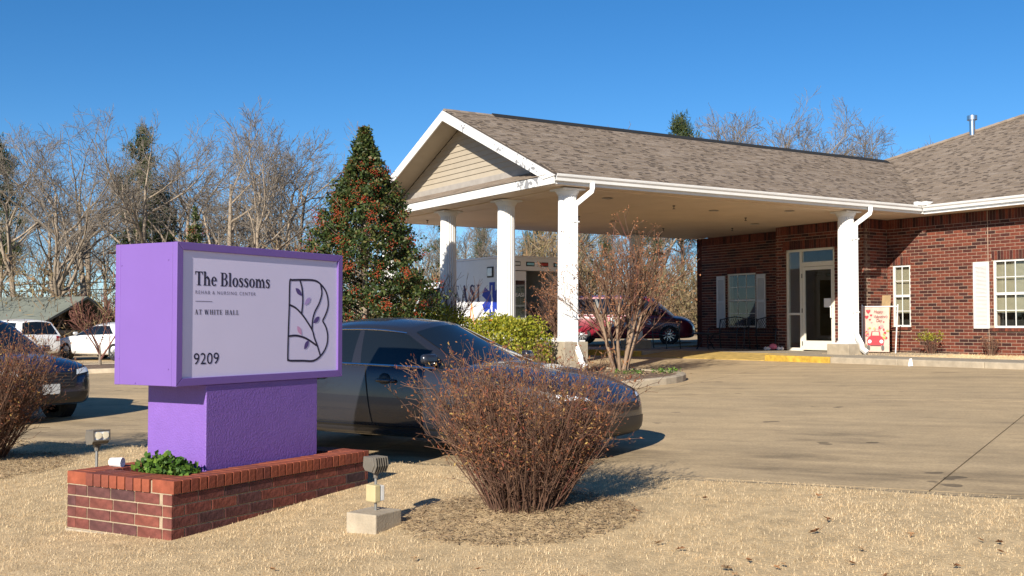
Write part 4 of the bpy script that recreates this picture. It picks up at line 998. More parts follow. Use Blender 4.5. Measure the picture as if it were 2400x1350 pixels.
MB().box(-.055, .085, -.065, -.014, .09, .235).build('junction_box', 'pale_box', fl_, bevel=.008)
MB().box(-.06, .08, -.014, .06, .08, .245).build('junction_box', 'yellow_box', fl_, bevel=.012)
zb = zlawn(-3.5, 9.25)
fl2 = floodlight((-3.5, 9.25, zb), (.72, -.69), .45, 'floodlight with clear lens and white boxes standing behind the brick planter', .86, True)
for (y, m_) in ((-.16, 'yellow_box'), (-.105, 'pale_box'), (-.035, 'pale_box')): MB().box(-.03, .03, y, y + .058, .20, .33).build('junction_box', m_, fl2, bevel=.006)
cpl = MB().tube([(-3.40, 8.98, zlawn(-3.4, 8.98) + .36), (-3.33, 8.95, zlawn(-3.4, 8.98) + .37), (-3.28, 8.9, zlawn(-3.4, 8.98) + .35)], [.035, .037, .035], 10)
cup = MB(); c0 = PC + PR * .35 + PL * .98; cup.tube([(c0.x - .05, c0.y, .452), (c0.x + .05, c0.y - .02, .450)], [.030, .036], 12, cap=False)
o = cup.build('paper_cup', 'text_white', origin=(c0.x, c0.y, .416)); o.location = (c0.x, c0.y, .416); tag(o, 'white paper cup lying on the brick planter edge', 'cup')
sol = o.modifiers.new('s', 'SOLIDIFY'); sol.thickness = .002
# plant growing out of the planter
r2_ = np.random.default_rng(8); pp = PC + PR * .36 + PL * .42
ple = empty('planter_plant', (pp.x, pp.y, .33), 0, 'bushy green leafy plant growing at the end of the brick planter', 'plant')
n = 900; q = r2_.uniform(-1, 1, (n, 2)); a_ = q[:, 0] * .26; b_ = q[:, 1] * .13; hz = r2_.uniform(.04, .19, n) * (1 - .5 * np.abs(q[:, 0]) ** 2) * (1.0 - .25 * q[:, 1])
P = np.stack([PL.x * a_ + PR.x * b_, PL.y * a_ + PR.y * b_, hz], 1); V, Fq = rand_quads(r2_, P, .05, .75, up=.4)
link('leaves', mesh_np('leaves', V, Fq, 'green_leaf', r2_.uniform(0, 1, n)), ple)
stm = MB()
for i in range(40):
    j = r2_.integers(0, n); stm.tube([(P[j, 0] * .6, P[j, 1] * .6, 0), tuple(P[j])], [.004, .002], 4)
stm.build('stems', 'green_leaf', ple)
# ------------------------------------------------------------------ vehicles
from mathutils.bvhtree import BVHTree
M('glass_dark', (0.008, 0.011, 0.014), 0.03, var=0, spec=0.8); M('seat_dark', (0.03, 0.03, 0.03), .8)
def lerp(a, b, t): return a + (b - a) * t
def interp(tab, x, k):
    if x <= tab[0][0]: return tab[0][k]
    for a, b in zip(tab, tab[1:]):
        if x <= b[0]: return lerp(a[k], b[k], (x - a[0]) / (b[0] - a[0]))
    return tab[-1][k]
def bake(o):
    dg = bpy.context.evaluated_depsgraph_get(); me = bpy.data.meshes.new_from_object(o.evaluated_get(dg)); o.modifiers.clear(); old = o.data; o.data = me; bpy.data.meshes.remove(old); return me
def make_car(name, p, paint, base, heading, label, cat):
    rz = math.atan2(heading[1], heading[0]); e = empty(name, base, rz, label, cat)
    tab = p['st']; W = p['w']
    # body shell
    mb = MB(); rings = []
    for (x, w, zb, zs, zc) in tab:
        w *= W; h = zs - zb
        half = [(0, zb), (.80 * w, zb), (.95 * w, zb + .07 * min(1, h)), (.995 * w, zb + .30 * h), (1.0 * w, zb + .52 * h), (.985 * w, zb + .78 * h), (.962 * w, zs - .03), (.90 * w, zs), (.55 * w, lerp(zs, zc, .75)), (0, zc)]
        ring_ = [(x, -y, z) for (y, z) in half] + [(x, y, z) for (y, z) in half[-2:0:-1]]
        rings.append(ring_)
    n = len(rings[0]); V = [v for r in rings for v in r]; Fc = []
    for i in range(len(rings) - 1):
        for j in range(n): Fc.append((i * n + j, i * n + (j + 1) % n, (i + 1) * n + (j + 1) % n, (i + 1) * n + j))
    Fc += [tuple(range(n - 1, -1, -1)), tuple(range((len(rings) - 1) * n, len(rings) * n))]
    mb.add(V, Fc)
    body = mb.build('body', paint, e, smooth=True, subsurf=2)
    cut_ = MB(); R_w = p['rw']
    for xw in p['wx']:
        for s in (-1, 1): cut_.tube([(xw, s * (W - .30), R_w), (xw, s * (W + .3), R_w)], R_w * 1.13, 28)
    co = cut_.build('cutter', 'car_trim'); bo = body.modifiers.new('b', 'BOOLEAN'); bo.operation = 'DIFFERENCE'; bo.object = co; bo.solver = 'EXACT'
    co.parent = e; bpy.context.view_layer.update()
    bake(body); cme = co.data; bpy.data.objects.remove(co); bpy.data.meshes.remove(cme)
    body.data.polygons.foreach_set('use_smooth', [True] * len(body.data.polygons))
    try: body.data.set_sharp_from_angle(angle=R(38))
    except Exception: pass
    bm = bmesh.new(); bm.from_mesh(body.data); tree = BVHTree.FromBMesh(bm); bm.free()
    def cast(o_, d_):
        h = tree.ray_cast(Vector(o_), Vector(d_)); return h[0], h[1]
    def side(x, z, s, eps=.004):
        h, nn = cast((x, s * 3, z), (0, -s, 0))
        return (h.x, h.y + s * eps, h.z) if h else None
    def strip(pts, s, w, mat, nm, par=body, eps=.003):      # flat ribbon following the side surface; pts (x,z)
        L_, R_2 = [], []
        for i, p_ in enumerate(pts):
            a = pts[max(i - 1, 0)]; b = pts[min(i + 1, len(pts) - 1)]; dx, dz = b[0] - a[0], b[1] - a[1]; l = math.hypot(dx, dz) or 1
            q1 = side(p_[0] - dz / l * w / 2, p_[1] + dx / l * w / 2, s, eps); q2 = side(p_[0] + dz / l * w / 2, p_[1] - dx / l * w / 2, s, eps)
            if q1 and q2: L_.append(q1); R_2.append(q2)
        m_ = MB(); k = len(L_)
        if k < 2: return
        m_.add(L_ + R_2, [(i, i + 1, k + i + 1, k + i) if s > 0 else (i, k + i, k + i + 1, i + 1) for i in range(k - 1)])
        return m_.build(nm, mat, par, smooth=True)
    def fpatch(q, sx, mat, nm, eps=.008, nu=10, nv=6):     # quad (y,z)x4 projected on to the front (sx=1) or rear
        G = []
        for j in range(nv + 1):
            for i in range(nu + 1):
                a, b = i / nu, j / nv
                y = lerp(lerp(q[0][0], q[1][0], a), lerp(q[3][0], q[2][0], a), b); z = lerp(lerp(q[0][1], q[1][1], a), lerp(q[3][1], q[2][1], a), b)
                h, nn = cast((sx * 5, y, z), (-sx, 0, 0))
                G.append(tuple(h + nn * eps) if h else None)
        m_ = MB(); idx = {}; V = []
        for i, g in enumerate(G):
            if g: idx[i] = len(V); V.append(g)
        Fs = []
        for j in range(nv):
            for i in range(nu):
                c = [j * (nu + 1) + i, j * (nu + 1) + i + 1, (j + 1) * (nu + 1) + i + 1, (j + 1) * (nu + 1) + i]
                if all(k in idx for k in c): c = [idx[k] for k in c]; Fs.append(tuple(c if sx > 0 else c[::-1]))
        if Fs: return m_.add(V, Fs).build(nm, mat, body, smooth=True)
    # cabin
    xr0, xf0, xr1, xf1, wb, wr, zr_, zt = p['cab']
    zb_ = lambda x: interp(tab, x, 3) - .05
    def rail(s): return zr_ - p.get('arc', .05) * abs(2 * s - 1) ** 2.2
    def S(s, h, sd, off=0):
        x = lerp(lerp(xr0, xf0, s), lerp(xr1, xf1, s), h); x0_ = lerp(xr0, xf0, s)
        end = 1 - .07 * abs(2 * s - 1) ** 4
        y = (lerp(wb, wr, h ** 1.25) * end + off); z = lerp(zb_(x0_), rail(s), h) + off * .35
        return (x, sd * y, z)
    bf, br = p.get('bulge', (.12, .10))
    def Fr(v, h, off=0):
        a = S(1, h, 1); z = a[2] + (zt - zr_) * (1 - v * v) * h
        return (a[0] + bf * (1 - v * v) * (1 - .35 * h) + off, a[1] * v, z + off * .6)
    def Rr(v, h, off=0):
        a = S(0, h, 1); return (a[0] - br * (1 - v * v) * (1 - .35 * h) - off, a[1] * v, a[2] + (zt - zr_) * (1 - v * v) * h + off * .6)
    def Tp(s, v):
        a = S(s, 1, 1); f_ = max(0, (s - .5) * 2) ** 2; r_ = max(0, (.5 - s) * 2) ** 2
        return (a[0] + bf * .65 * (1 - v * v) * f_ - br * .65 * (1 - v * v) * r_, a[1] * v, a[2] + (zt - zr_) * (1 - v * v))
    cb_ = MB()
    def grid(fn, nu, nv, flip=False):
        V = [fn(i / nu, j / nv) for j in range(nv + 1) for i in range(nu + 1)]; w = nu + 1
        cb_.add(V, [((j * w + i, j * w + i + 1, (j + 1) * w + i + 1, (j + 1) * w + i) if not flip else (j * w + i, (j + 1) * w + i, (j + 1) * w + i + 1, j * w + i + 1)) for j in range(nv) for i in range(nu)])
    grid(lambda a, b: S(a, b, -1), 20, 6); grid(lambda a, b: S(a, b, 1), 20, 6, True)
    grid(lambda a, b: Fr(2 * a - 1, b), 12, 6); grid(lambda a, b: Rr(2 * a - 1, b), 12, 6, True); grid(lambda a, b: Tp(a, 2 * b - 1), 20, 12)
    me = cb_.mesh('cabin', paint); bm = bmesh.new(); bm.from_mesh(me); bmesh.ops.remove_doubles(bm, verts=bm.verts, dist=.002); bmesh.ops.recalc_face_normals(bm, faces=bm.faces); bm.to_mesh(me); bm.free()
    cab = link('cabin', me, e, angle=42)
    def patch(fn, u0, u1, h0, h1, nm, mat, nu=10, nv=5):
        V = []
        for j in range(nv + 1):
            for i in range(nu + 1): V.append(fn(lerp(u0, u1, i / nu), lerp(h0, h1, j / nv)))
        w = nu + 1; m_ = MB().add(V, [(j * w + i, j * w + i + 1, (j + 1) * w + i + 1, (j + 1) * w + i) for j in range(nv) for i in range(nu)])
        return m_.build(nm, mat, cab, smooth=True)
    for s in (-1, 1):
        for (a, b) in p['win']: patch(lambda u, h: S(u, h, s, .006), a, b, .10, .90, 'window', 'glass_dark')
        for a in p.get('pil', []): patch(lambda u, h: S(u, h, s, .007), a[0], a[1], .10, .90, 'pillar', p.get('pilmat', 'car_trim'), 2, 4)
        if p.get('trim'):
            MB().tube([S(a, .07, s, .008) for a in np.linspace(.06, .985, 24)], .013, 6).build('belt_trim', 'chrome', cab)
            MB().tube([S(a, .93, s, .006) for a in np.linspace(.08, .97, 24)], .011, 6).build('window_trim', 'chrome', cab)
    patch(lambda u, h: Fr(u, h, .008), -.90, .90, .05, .93, 'windshield', 'glass_dark', 14, 6); patch(lambda u, h: Rr(u, h, .008), -.86, .86, .12, .9, 'rear_window', 'glass_dark', 14, 6)
    # door seams, handles, mirrors
    for s in (-1, 1):
        for (xa, xb) in p['seams']:
            zlo, zhi = p['zb'] + .16, lambda x: interp(tab, x, 3) - .03
            strip([(lerp(xa, xb, t), lerp(zlo, zhi(xb), t)) for t in np.linspace(0, 1, 14)], s, .014, 'shadow_gap', 'door_seam')
        xs_ = p['seams']
        strip([(x, p['zb'] + .155) for x in np.linspace(xs_[0][0], xs_[-1][0], 30)], s, .009, 'shadow_gap', 'door_seam')
        strip([(x, p['zb'] + .085) for x in np.linspace(p['wx'][0] + R_w * 1.2, p['wx'][1] - R_w * 1.2, 30)], s, .10, p.get('sillmat', paint), 'sill', eps=.012)
        for xh in p['handles']:
            zh = interp(tab, xh, 3) - .17; a = side(xh, zh, s, .0)
            if a:
                c_ = MB().lathe([(.012, -.012), (.075, -.004), (.078, .002), (.03, .0045)], (a[0] - .03, a[1], a[2]), 20, axis=(0, s, 0)).build('handle_recess', 'car_trim', body, smooth=True); c_.scale = (1, 1, 1)
                MB().tube([(a[0] - .13, a[1] + s * .006, zh), (a[0] - .10, a[1] + s * .03, zh + .003), (a[0] + .02, a[1] + s * .038, zh + .002), (a[0] + .10, a[1] + s * .028, zh - .002), (a[0] + .12, a[1] + s * .006, zh - .002)], [.016, .02, .021, .02, .014], 8).build('door_handle', paint, body, smooth=True)
        xm = p['mirror']; a = S((xm - xr0) / (xf0 - xr0), .1, s)
        cx_, cy_, cz_ = a[0] + .03, a[1] + s * .12, a[2] + .085; mr = MB(); mr.hexa([(cx_ - .05, cy_ - s * .09, cz_ - .055), (cx_ + .06, cy_ - s * .08, cz_ - .045), (cx_ + .03, cy_ + s * .10, cz_ - .04), (cx_ - .05, cy_ + s * .11, cz_ - .05), (cx_ - .05, cy_ - s * .09, cz_ + .06), (cx_ + .05, cy_ - s * .08, cz_ + .055), (cx_ + .02, cy_ + s * .10, cz_ + .05), (cx_ - .05, cy_ + s * .11, cz_ + .055)])
        MB().tube([(a[0], a[1] - s * .01, a[2] + .03), (a[0] + .02, a[1] + s * .08, a[2] + .06)], .022, 6).build('mirror_arm', 'car_trim', cab)
        mr.build('mirror', paint, cab, bevel=.03, angle=60)
    # lights, grille, plates
    for s in (-1, 1):
        hl = [(y * s, z) for (y, z) in p['head']]; fpatch(hl if s > 0 else [hl[1], hl[0], hl[3], hl[2]], 1, 'car_trim', 'headlight_housing', .006)
        cx = sum(q[0] for q in hl) / 4; cz = sum(q[1] for q in hl) / 4
        sm = [(cx + (q[0] - cx) * .78, cz + (q[1] - cz) * .6) for q in hl]; fpatch(sm if s > 0 else [sm[1], sm[0], sm[3], sm[2]], 1, 'lens_clear', 'headlight', .012)
        tl = [(y * s, z) for (y, z) in p['tail']]; fpatch(tl if s < 0 else [tl[1], tl[0], tl[3], tl[2]], -1, 'lens_red', 'tail_light', .010)
    for q in p['grille']: fpatch([(-q[0], q[1]), (q[0], q[1]), (q[2], q[3]), (-q[2], q[3])], 1, 'car_trim', 'grille', .008, 14, 5)
    for z in np.arange(p['grille'][-1][1] + .03, p['grille'][-1][3], .045): fpatch([(-p['grille'][-1][0] * .95, z), (p['grille'][-1][0] * .95, z), (p['grille'][-1][0] * .95, z + .012), (-p['grille'][-1][0] * .95, z + .012)], 1, 'dark_bronze', 'grille_bar', .013, 14, 1)
    fpatch([(-.15, p['plate']), (.15, p['plate']), (.15, p['plate'] + .15), (-.15, p['plate'] + .15)], -1, 'plate', 'licence_plate', .012)
    if p.get('fplate'): fpatch([(-.15, p['fplate']), (.15, p['fplate']), (.15, p['fplate'] + .15), (-.15, p['fplate'] + .15)], 1, 'plate', 'licence_plate', .014)
    # wheels
    for xw in p['wx']:
        for s in (-1, 1):
            w_ = empty('wheel', (xw, s * (W - .115), R_w)); w_.parent = e
            MB().lathe([(R_w * .66, -.10), (R_w * .93, -.105), (R_w, -.08), (R_w, .08), (R_w * .93, .105), (R_w * .66, .10)], n=36, axis=(0, s, 0), cap=False).build('tyre', 'rubber', w_, angle=35)
            MB().lathe([(R_w * .05, .05), (R_w * .60, .045), (R_w * .62, .09), (R_w * .68, .104), (R_w * .68, .06)], n=30, axis=(0, s, 0), cap=False).build('rim', 'car_trim', w_, angle=35)
            sp = MB()
            for k in range(10):
                a = 2 * math.pi * k / 10; d_ = Vector((math.cos(a), 0, math.sin(a))); tg = Vector((-math.sin(a), 0, math.cos(a)))
                sp.obox(d_ * R_w * .36 + Vector((0, s * .075, 0)), d_, tg, (0, 1, 0), R_w * .56, .032, .03)
            sp.lathe([(R_w * .05, .06), (R_w * .14, .07), (R_w * .13, .10), (.01, .105)], n=14, axis=(0, s, 0)); sp.build('spokes', 'steel', w_)
    return e
SEDAN = dict(w=.92, zb=.19, rw=.33, wx=(-1.40, 1.44), st=[(-2.44, .62, .42, .86, .90), (-2.38, .80, .34, 1.00, 1.03), (-2.15, .93, .25, 1.04, 1.09), (-1.5, .99, .20, 1.02, 1.10), (-.5, 1.0, .185, .975, 1.02), (.5, 1.0, .185, .955, 1.0), (1.05, .995, .19, .93, 1.01), (1.55, .975, .20, .875, .965), (2.0, .93, .21, .80, .875), (2.28, .83, .23, .70, .755), (2.40, .66, .28, .585, .62), (2.44, .50, .33, .53, .55)],
    cab=(-2.0, 1.22, -1.0, .22, .865, .60, 1.345, 1.445), arc=.05, win=[(.575, .965), (.20, .535)], pil=[(.535, .575)], pilmat='paint_grey', trim=True, seams=[(-.88, -1.25), (.03, -.08), (1.12, 1.02)], handles=(-.72, .22), mirror=.85, sillmat='car_trim',
    head=[(.44, .60), (.80, .64), (.82, .73), (.50, .66)], tail=[(.42, .83), (.78, .86), (.78, .98), (.46, .95)], grille=[(.60, .25, .70, .44), (.42, .50, .46, .585)], plate=.72)
SUV = dict(w=.96, zb=.27, rw=.38, wx=(-1.42, 1.42), st=[(-2.42, .70, .50, .98, 1.0), (-2.36, .86, .42, 1.10, 1.12), (-2.1, .96, .34, 1.13, 1.15), (-1.4, 1.0, .28, 1.11, 1.14), (-.4, 1.0, .27, 1.08, 1.11), (.6, 1.0, .27, 1.07, 1.12), (1.1, .995, .27, 1.06, 1.15), (1.6, .98, .28, 1.02, 1.12), (2.05, .945, .29, .95, 1.05), (2.28, .86, .31, .84, .93), (2.39, .68, .36, .70, .76), (2.42, .52, .42, .62, .65)],
    cab=(-2.34, 1.28, -2.0, .42, .89, .66, 1.64, 1.72), arc=.06, bulge=(.12, .05), win=[(.66, .965), (.38, .63), (.08, .34)], pil=[(.63, .66), (.34, .38)], trim=False, seams=[(-1.0, -1.15), (0.0, -.06), (1.1, 1.05)], handles=(-.82, .18), mirror=.9, sillmat='car_trim',
    head=[(.44, .74), (.80, .80), (.84, .92), (.50, .86)], tail=[(.60, .88), (.84, .88), (.84, 1.06), (.62, 1.06)], grille=[(.62, .36, .70, .52), (.42, .58, .52, .82)], plate=.80, fplate=.50)
VAN = dict(SUV); VAN.update(w=.98, zb=.20, rw=.34, wx=(-1.45, 1.55), cab=(-2.36, 1.75, -2.15, .85, .92, .74, 1.66, 1.74),
    st=[(a, b, c - .07, d - .06, f - .06) for (a, b, c, d, f) in SUV['st']], win=[(.70, .955), (.40, .675), (.06, .375)], pil=[(.675, .70), (.375, .40)], mirror=1.3)
def zp(X, Y): return zplane(X, Y)
HD = (ED.x, ED.y)
c0 = Vector((-1.50, 11.35, 0)) + ED * .02 + EN * .92            # beside the B pillar on the near side
make_car('sedan_car', SEDAN, 'paint_grey', (c0.x, c0.y, zp(c0.x, c0.y) + .0), HD, 'dark grey sedan parked behind the purple sign and brown shrub', 'car')
c1 = Vector((-9.05, 17.9, 0))
S2 = dict(SUV); make_car('suv_car', S2, 'paint_blue', (c1.x, c1.y, zp(c1.x, c1.y)), HD, 'dark blue suv whose front pokes out behind the brown shrub', 'car')
c2 = Vector((-19.6, 42.5, 0)); S3 = dict(SUV); make_car('suv_car', S3, 'paint_white', (c2.x, c2.y, zp(c2.x, c2.y)), (-.80, .60), 'white suv parked beyond the dark blue suv hood', 'car')
c3 = Vector((-15.6, 42.4, 0)); S4 = dict(SEDAN); S4['pilmat'] = 'car_trim'; S4['trim'] = False; S4['sillmat'] = 'paint_white'
make_car('sedan_car', S4, 'paint_white', (c3.x, c3.y, zp(c3.x, c3.y)), (-.85, .53), 'white sedan parked across the lot beside the small bare tree', 'car')
c4 = Vector((4.0, 38.6, 0)); rv = make_car('minivan_car', VAN, 'paint_red', (c4.x, c4.y, zp(c4.x, c4.y)), (.985, -.17), 'red minivan with white lettering parked beyond the canopy', 'car')
# lettering and flower mark on the red van's side
V, Fc = sans_mesh('TEXAS', 1.05)
MB().add([(-.05 + v[0] * 1.0, -.985, .70 + v[1] * .20) for v in V], Fc).build('lettering', 'text_white', rv)
for k in range(5):
    a = 2 * math.pi * k / 5
    MB().lathe([(.075, 0), (.06, .003)], (-.42 + .11 * math.cos(a), -.984 - .0005 * k, .80 + .11 * math.sin(a)), 14, axis=(0, -1, 0)).build('flower_petal', ['lens_blue', 'text_white', 'banner_pink', 'banner_green', 'pale_box'][k], rv)
# ------------------------------------------------------------------ ambulance (building coordinates, heading +y)
gz = zplane(*loc(16.5, 27).to_2d())
am_ = empty('ambulance', loc(16.45, 28.05, gz), BA + R(3), 'white box ambulance with open rear door parked under the canopy', 'ambulance')
A0 = (16.5, 27.5, gz)
def ap(mb, name, mat, par=None, **k): return mb.build(name, mat, par or am_, origin=A0, **k)
u0, u1, ya, yb, zt = 15.36, 17.64, 24.6, 27.8, gz + 2.80; zf = gz + .62; T = .05
bx = MB()
bx.box(u0, u0 + T, ya, yb, gz + .38, zt); bx.box(u1 - T, u1, ya, yb, gz + .38, zt); bx.box(u0, u1, ya, yb, zt, zt + .06); bx.box(u0 + T, u1 - T, ya, yb, zf - .1, zf); bx.box(u0 + T, u1 - T, yb - T, yb, zf, zt)
body = ap(bx, 'box_body', 'ambulance_white', bevel=.02)
rf = MB(); rf.box(u0 + T, u1 - T, ya, ya + .05, zt - .34, zt); rf.box(u0 + T, u0 + .16, ya, ya + .05, zf, zt - .34); rf.box(u1 - .16, u1 - T, ya, ya + .05, zf, zt - .34)
ap(rf, 'rear_frame', 'ambulance_white')
um = (u0 + u1) / 2
dl = ap(MB().box(u0 + .165, u0 + .62, ya - .03, ya + .02, zf + .02, zt - .36), 'rear_door', 'ambulance_white', bevel=.015)
ap(MB().box(u0 + .22, u0 + .57, ya - .036, ya - .028, zf + .55, zt - .62), 'window', 'glass_dark', dl)
V, Fc = sans_mesh('EASI', 1.0); ap(MB().add([(u0 + .26 + v[0] * .27, ya - .038, zf + 1.12 + v[1] * .10) for v in V], Fc), 'lettering', 'text_white', dl)
dr_ = ap(MB().box(u1 + .03, u1 + .08, ya + .05, ya + .95, zf + .02, zt - .36), 'rear_door', 'ambulance_white', bevel=.015); ap(MB().box(u1 - .03, u1 + .03, ya + .02, ya + .06, zf + .3, zt - .7), 'door_hinge', 'galv', dr_)
ap(MB().box(u0 + T + .001, u1 - T - .001, ya + .3, ya + .32, zf, zt - .01), 'interior_partition', 'room_dark') if False else None
ap(MB().box(u0 + T + .002, u0 + .5, ya + .4, yb - .3, zf + .01, zt - .2), 'cabinet', 'seat_dark'); ap(MB().box(um - .3, um + .35, ya + .5, yb - 1.2, zf + .3, zf + .75), 'stretcher', 'seat_dark', bevel=.05); ap(MB().box(u1 - .55, u1 - T - .002, ya + .4, yb - .3, zf + .01, zf + .55), 'bench_seat', 'seat_dark')
ap(MB().box(u0 + T + .01, u1 - T - .01, yb - .25, yb - .2, zf, zt - .02), 'bulkhead', 'room_dark')
for k in range(5):
    x = u0 + .20 + .47 * k; ap(MB().box(x - .04, x + .24, ya - .02, ya + .001, zt - .22, zt - .10), 'light_bezel', 'car_trim', body, bevel=.01); ap(MB().box(x - .015, x + .215, ya - .034, ya - .02, zt - .195, zt - .125), 'warning_light', 'lens_blue' if k in (1, 3) else ('lens_red' if k == 2 else 'lens_clear'), body, bevel=.006)
ap(MB().box(u0 - .03, u0 + .001, 25.25, 25.55, zt - .52, zt - .22), 'light_bezel', 'car_trim', body, bevel=.02); ap(MB().box(u0 - .045, u0 - .03, 25.29, 25.51, zt - .48, zt - .26), 'scene_light', 'lens_clear', body, bevel=.01)
ap(MB().box(u0 - .002, u1 + .002, ya - .30, ya - .03, gz + .42, gz + .52), 'step_bumper', 'galv', bevel=.02)
sx = u0 - .004
P_, w_ = serif_text('EASI', .12) if all(c in SERIF for c in 'EASI') else (None, None)
if P_ is None:
    SERIF['S'] = (.66, [[(p[0] * 1.28, p[1] * 1.5) for p in q] for q in SERIF['s'][1]]); P_, w_ = serif_text('EASI', .12)
mb = MB()
for q in P_: mb.poly([(sx, 27.35 - p[0] * 1.5 / w_, gz + 1.62 + p[1] * .48) for p in (q if sum(q[j - 1][0] * q[j][1] - q[j][0] * q[j - 1][1] for j in range(len(q))) > 0 else q[::-1])])
ap(mb, 'lettering', 'text_navy', body)
mb = MB(); cy, cz = 25.32, gz + 1.66
for k in range(3):
    a = R(90 + 60 * k); d_ = Vector((0, math.cos(a), math.sin(a))); t_ = Vector((0, -math.sin(a), math.cos(a))); mb.obox((sx - .001 * k, cy, cz), d_, t_, (1, 0, 0), .98, .27, .004)
ap(mb, 'star_emblem', 'text_blue', body); mb = MB(); mb.tube([(sx - .006, cy, cz - .40), (sx - .006, cy, cz + .40)], .02, 6)
mb.tube([(sx - .006, cy + .05 * math.sin(i * .8), cz - .3 + .05 * i) for i in range(13)], .014, 5); ap(mb, 'star_emblem', 'text_white', body)
ecg = [(27.7, 1.06), (26.7, 1.06), (26.55, 1.16), (26.45, 1.06), (26.35, 1.58), (26.2, .9), (26.1, 1.14), (26.0, 1.06), (25.4, 1.10), (25.0, 1.06), (24.7, 1.06)]
mb = MB()
for i in range(len(ecg) - 1): mb.tube([(sx - .002, ecg[i][0], gz + ecg[i][1]), (sx - .002, ecg[i + 1][0], gz + ecg[i + 1][1])], .022, 4)
ap(mb, 'stripe', 'orange_line', body)
ap(MB().box(sx - .001, u0 + .002, 26.8, 27.5, gz + 1.42, gz + 1.45), 'stripe', 'text_navy', body)
# cab
cb2 = MB(); pf = [(yb, gz + .40), (30.8, gz + .40), (30.85, gz + 1.05), (30.0, gz + 1.32), (29.45, gz + 2.15), (29.1, gz + 2.24), (yb, gz + 2.26)]
cb2.prism([(u0 + .12, p[0], p[1]) for p in pf], (2.04, 0, 0)); cab_ = ap(cb2, 'cab', 'ambulance_white', bevel=.06)
ap(MB().prism([(u0 + .115, p[0], p[1]) for p in ((28.1, gz + 1.35), (29.75, gz + 1.35), (29.35, gz + 2.05), (28.1, gz + 2.08))], (.004, 0, 0)), 'window', 'glass_dark', cab_)
ap(MB().hexa([(u0 + .25, 29.97, gz + 1.36), (u1 - .25, 29.97, gz + 1.36), (u1 - .25, 30.00, gz + 1.37), (u0 + .25, 30.00, gz + 1.37), (u0 + .3, 29.47, gz + 2.10), (u1 - .3, 29.47, gz + 2.10), (u1 - .3, 29.50, gz + 2.11), (u0 + .3, 29.50, gz + 2.11)]), 'windshield', 'glass_dark', cab_)
for (uu, s) in ((u0 + .2, -1), (u1 - .2, 1)):
    for yw in (25.9, 29.8):
        w2 = empty('wheel', (uu - A0[0], yw - A0[1], .39)); w2.parent = am_
        MB().lathe([(.22, -.11), (.37, -.12), (.39, -.09), (.39, .09), (.37, .12), (.22, .11)], n=28, axis=(s, 0, 0), cap=False).build('tyre', 'rubber', w2, angle=35); MB().lathe([(.03, .06), (.2, .05), (.22, .11), (.24, .11)], n=22, axis=(s, 0, 0)).build('rim', 'steel', w2, angle=35)
# ------------------------------------------------------------------ vegetation
def wander(rg, p, d, L, n, wob, up):
    pts = [p.copy()]; d = d.copy()
    for i in range(n):
        d = d + Vector((rg.uniform(-wob, wob), rg.uniform(-wob, wob), rg.uniform(-wob, wob) + up)); d.normalize(); p = p + d * (L / n); pts.append(p.copy())
    return pts, d
def at_path(pts, t):
    k = t * (len(pts) - 1); i = min(int(k), len(pts) - 2); f = k - i
    return pts[i].lerp(pts[i + 1], f), (pts[i + 1] - pts[i]).normalized()
def side_dir(rg, d, ang):
    a = d.orthogonal().normalized(); b = d.cross(a); q = rg.uniform(0, 2 * math.pi)
    return (d * math.cos(ang) + (a * math.cos(q) + b * math.sin(q)) * math.sin(ang)).normalized()
def grow(mbs, rg, p, d, L, r, lvl, cfg, tips=None):
    c = cfg[lvl]; n = c['seg']
    pts, dl = wander(rg, p, d, L, n, c['wob'], c['up'])
    rr = [max(r * (1 - .72 * i / n), c.get('rmin', .004)) for i in range(n + 1)]
    mbs[0 if lvl < cfg[0].get('tl', 1) else 1].tube(pts, rr, c['sides'], cap=False, tint=rg.random())
    if lvl + 1 >= len(cfg):
        if tips is not None: tips.append(pts[-1])
        return
    k = c['kids']; k = k if isinstance(k, int) else rg.randint(*k)
    for i in range(k):
        t = c['from'] + (1 - c['from']) * ((i + rg.random()) / k); q, dd = at_path(pts, min(t, .999))
        nd = side_dir(rg, dd, R(rg.uniform(*c['ang'])))
        nl = L * rg.uniform(*c['len']) * (1.15 - .45 * t); nr = max(r * (1 - .72 * t) * c['rad'], .004)
        grow(mbs, rg, q, nd, nl, nr, lvl + 1, cfg, tips)
def bare_variant(seed, H, spread, fork):
    rg = random.Random(seed); mbs = [MB(), MB()]
    cfg = [dict(tl=2, seg=7, wob=.06, up=.02, sides=7, kids=(7, 10), **{'from': fork}, ang=(28, 66), len=(.46, .78), rad=.68),
           dict(seg=6, wob=.19, up=.055, sides=5, kids=(6, 8), **{'from': .22}, ang=(25, 55), len=(.40, .62), rad=.6, rmin=.02),
           dict(seg=4, wob=.22, up=.05, sides=4, kids=(5, 7), **{'from': .2}, ang=(25, 55), len=(.40, .65), rad=.6, rmin=.012),
           dict(seg=3, wob=.25, up=.04, sides=3, kids=(3, 4), **{'from': .2}, ang=(25, 50), len=(.4, .7), rad=.6, rmin=.012),
           dict(seg=3, wob=.25, up=.03, sides=3, kids=0, **{'from': .2}, ang=(25, 50), len=(.5, .8), rad=.6, rmin=.009)]
    grow(mbs, rg, Vector((0, 0, -.3)), Vector((rg.uniform(-.08, .08), rg.uniform(-.08, .08), 1)).normalized(), H * .82, H * .021, 0, cfg)
    top_ = max(v[2] for v in mbs[1].v); 
    return mbs[0].mesh('trunk', 'bark', smooth=True), mbs[1].mesh('branches', 'bark_grey', smooth=True), top_  # trunk and limbs use the paler bark, sunlight put into the colour
VAR = [bare_variant(11, 13, 1, .34), bare_variant(12, 14, 1, .45), bare_variant(13, 12, 1, .25), bare_variant(14, 15, 1, .5), bare_variant(16, 13, 1, .38)]
GB = 'bare trees of the woods behind'
